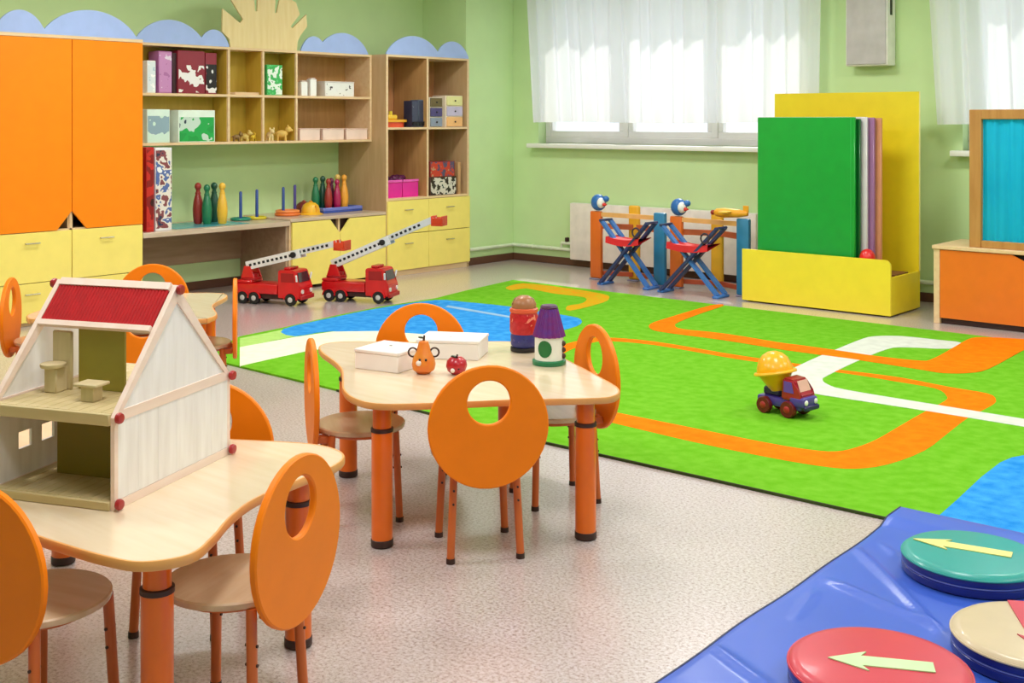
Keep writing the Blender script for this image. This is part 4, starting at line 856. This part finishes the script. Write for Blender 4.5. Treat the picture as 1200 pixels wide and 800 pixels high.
t = thing('toy_tower', 'toy tower with purple ribbed roof, white wall and green base', 'toy', (x, y, TZ_))
obj('base', lathe(B(), [(.066, 0), (.068, .005), (.068, .016), (.06, .02)], 30), M('#157a4c', .35), t); wl = obj('tower_wall', lathe(B(), [(.058, .02), (.0575, .115)], 30), M('#eef0e6', .4), t)
f = Vector((-FW[0], -FW[1], 0)).normalized(); sd = Vector((RT[0], RT[1], 0))
def on_wall(a, z, r=.0585): return (f*math.cos(a)+sd*math.sin(a))*r+Vector((0, 0, z))
b = B(); n = 20; ctr = -.35
rings = [[b.verts.new(on_wall(ctr+q*.5*math.cos(2*PI*i/n), .068+q*.034*math.sin(2*PI*i/n), .0600)) for i in range(n)] for q in (.35, .7, 1)]
b.faces.new(rings[0])
for ra, rb2 in zip(rings, rings[1:]):
    for i in range(n): b.faces.new((ra[i], ra[(i+1) % n], rb2[(i+1) % n], rb2[i]))
obj('green_medallion', b, M('#157038', .4), wl)
b = B()
for z in (.035, .06, .085): ball(b, on_wall(1.25, z, .058), .012, 8, 5)
obj('vine', b, M('#4a2c20', .6), wl)
b = B(); n = 36; lo = []; hi = []
for i in range(n):
    q = 1+.05*(1 if i % 2 else -1); a = 2*PI*i/n; lo.append(b.verts.new((.064*q*math.cos(a), .064*q*math.sin(a), .112))); hi.append(b.verts.new((.035*q*math.cos(a), .035*q*math.sin(a), .222)))
for i in range(n): b.faces.new((lo[i], lo[(i+1) % n], hi[(i+1) % n], hi[i]))
b.faces.new(lo[::-1]); b.faces.new(hi); obj('roof', b, M('#7a1a6c', .4, h2='#5a2a8c', scale=25), t, smooth=False); obj('roof_cap', lathe(B(), [(.034, .222), (.036, .228), (.03, .236), (0, .238)], 20), M('#4c1448', .4), t)
# ================================================================== DOLLHOUSE
vdir = Vector((-.385, .923)).normalized(); FRc = Vector((-2.690, 1.585)); dh_rz = math.atan2(vdir.y, vdir.x)-PI/2     # local +y = towards the rear, +x = right side
DW, DD, EZ, RZ_ = .39, .535, .232, .53
dh = thing('dollhouse', 'pale wooden dollhouse with red ribbed roof panel standing on the table', 'dollhouse', (FRc.x, FRc.y, TZ_), dh_rz)
WW_ = wood('#e9e2e0', '#f6f1f0', .55, 'z', 8); PINKW = wood('#efd2c2', '#f5dfd2', .5, 'y', 6); OLW = wood('#c4b07c', '#d2be8e', .5, 'x', 6); GRN = M('#a89c40', .55, .05)  # OLW and GRN carry the shade inside the house in their darker olive
# local frame: x from -DW (left) to 0 (right), y from 0 (front) to DD (rear)
def plank_floor(name, z0, z1):
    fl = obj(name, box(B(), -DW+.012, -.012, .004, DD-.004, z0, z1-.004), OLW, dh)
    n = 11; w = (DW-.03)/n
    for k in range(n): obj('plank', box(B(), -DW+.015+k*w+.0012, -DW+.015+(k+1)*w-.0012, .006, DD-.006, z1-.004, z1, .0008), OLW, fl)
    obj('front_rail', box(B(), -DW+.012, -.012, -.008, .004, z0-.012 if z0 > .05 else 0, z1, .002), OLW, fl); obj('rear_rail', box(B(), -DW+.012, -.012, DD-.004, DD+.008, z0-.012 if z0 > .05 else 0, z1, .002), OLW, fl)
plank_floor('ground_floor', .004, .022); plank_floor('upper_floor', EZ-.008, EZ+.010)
for side in (0, 1):
    x0, x1 = (-.012, 0) if side == 0 else (-DW, -DW+.012)
    sidef = lambda u, v, w: Vector((w, u, v))
    sw = B()
    if side == 0: prism(sw, [(.01, .004), (DD-.01, .004), (DD-.01, EZ-.004), (.01, EZ-.004)], x0+.002, x1-.002, sidef)
    else:
        box(sw, x0+.002, x1-.002, .01, .10, .004, EZ-.004); box(sw, x0+.002, x1-.002, .15, .19, .004, EZ-.004); box(sw, x0+.002, x1-.002, .24, DD-.01, .004, EZ-.004)
        for a, b_ in ((.10, .15), (.19, .24)): box(sw, x0+.002, x1-.002, a, b_, .004, .095); box(sw, x0+.002, x1-.002, a, b_, .14, EZ-.004)
    wo = obj('side_wall', sw, WW_, dh)
    if side == 0:
        n = 6
        for k in range(n): obj('wall_board', box(B(), x1-.002, x1-.0003, .012+(DD-.024)*k/n+.0004, .012+(DD-.024)*(k+1)/n-.0004, .024, EZ-.006), WW_, wo)
    gb2 = B(); prism(gb2, [(.03, EZ+.012), (DD-.03, EZ+.012), (DD/2, RZ_-.03)], x0+.003, x1-.003, sidef); obj('gable_panel', gb2, WW_, dh)
    fr = B(); tf = .028
    prism(fr, [(0, 0), (.014, 0), (.014, EZ), (0, EZ)], x0, x1, sidef); obj('corner_post', fr, PINKW, dh)
    fr = B(); prism(fr, [(DD-.014, 0), (DD, 0), (DD, EZ), (DD-.014, EZ)], x0, x1, sidef); obj('corner_post', fr, PINKW, dh)
    fr = B(); prism(fr, [(.014, EZ-.012), (DD-.014, EZ-.012), (DD-.014, EZ+.014), (.014, EZ+.014)], x0-.0002, x1+.0012, sidef); obj('eave_beam', fr, PINKW, dh)
    fr = B(); prism(fr, [(.014, 0), (DD-.014, 0), (DD-.014, .022), (.014, .022)], x0-.0002, x1+.0012, sidef); obj('sill_beam', fr, PINKW, dh)
    sl = Vector((DD/2, RZ_-EZ)).normalized(); nn = Vector((sl.y, -sl.x))*.024
    for m_ in (0, 1):
        P_ = [(0, EZ), (DD/2, RZ_), (DD/2+nn.x*0, RZ_-.046), (nn.x, EZ+.0)]
        if m_: P_ = [(DD-u, v) for u, v in P_]
        fr = B(); prism(fr, P_, x0-.001, x1+.002, sidef); obj('roof_beam', fr, PINKW, dh)
KN = M('#a81c22', .35, coat=.3)
for y, z in ((.004, .016), (DD-.004, .016), (.004, EZ), (DD-.004, EZ), (DD/2, RZ_-.012)):
    for x, s in ((0, 1), (-DW, -1)):
        obj('knob', lathe(B(), [(.006, 0), (.013, .004), (.0145, .010), (.012, .016), (0, .018)], 18, (x+s*.002, y, z), Matrix.Rotation(s*PI/2, 3, 'Y')), KN, dh)
# roof panels: red ribbed panel on the front slope, plain frame
sl = Vector((0, DD/2, RZ_-EZ)).normalized(); nrm = Vector((0, -sl.z, sl.y)); top = Vector((0, DD/2, RZ_)); Lr = .135
b = B(); nr = 34; xa, xb_ = -DW+.016, -.016
rr0 = []
for i in range(nr*4+1):
    x = xa+(xb_-xa)*i/(nr*4); h = .004*abs(math.sin(PI*i/4))
    rr0.append([b.verts.new(Vector((x, 0, 0))+top-sl*.018+nrm*h), b.verts.new(Vector((x, 0, 0))+top-sl*Lr+nrm*h), b.verts.new(Vector((x, 0, 0))+top-sl*Lr-nrm*.004), b.verts.new(Vector((x, 0, 0))+top-sl*.018-nrm*.004)])
for i in range(nr*4):
    for k in range(4): b.faces.new((rr0[i][k], rr0[i+1][k], rr0[i+1][(k+1) % 4], rr0[i][(k+1) % 4]))
obj('roof_panel', b, M('#b8060f', .6, .1, 30, spec=.25), dh)
b = B(); bar(b, Vector((xa, 0, 0))+top-sl*.008, Vector((xb_, 0, 0))+top-sl*.008, .022, .014, nrm); obj('ridge_beam', b, PINKW, dh)
b = B(); bar(b, Vector((xa, 0, 0))+top-sl*(Lr+.007), Vector((xb_, 0, 0))+top-sl*(Lr+.007), .016, .014, nrm); obj('roof_edge_strip', b, PINKW, dh)
# inner partitions, interior shade put into their dark olive
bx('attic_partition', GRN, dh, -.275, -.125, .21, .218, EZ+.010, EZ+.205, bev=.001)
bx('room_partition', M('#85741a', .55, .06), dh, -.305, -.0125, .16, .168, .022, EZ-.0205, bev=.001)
bx('chimney_board', DARK, dh, -DW-.009, -DW, DD/2-.02, DD/2+.02, RZ_-.07, RZ_-.045, bev=.001)
def in_house(name, label, x, y, z, cat):
    t = thing(name, label, cat); c, s = math.cos(dh_rz), math.sin(dh_rz); t.location = (FRc.x+c*x-s*y, FRc.y+s*x+c*y, TZ_+z); t.rotation_euler = (0, 0, dh_rz); return t
DF = wood('#cdb98c', '#d8c69c', .5, 'z', 8)
t = in_house('doll_chair', 'tiny wooden high backed chair on the dollhouse upper floor', -.312, .165, EZ+.010, 'doll chair')
bx('back', DF, t, -.032, .032, .022, .034, 0, .16, bev=.004); bx('pedestal', DF, t, -.02, .02, -.025, .022, 0, .068, bev=.003); obj('seat', lathe(B(), [(.032, .068), (.034, .071), (.034, .078), (0, .08)], 20, (0, -.012, 0)), DF, t)
t = in_house('doll_stool', 'tiny wooden table block on the dollhouse upper floor', -.15, .105, EZ+.010, 'doll table')
bx('pedestal', DF, t, -.02, .02, -.02, .02, 0, .04, bev=.002); bx('top', DF, t, -.036, .036, -.03, .03, .04, .048, bev=.002)
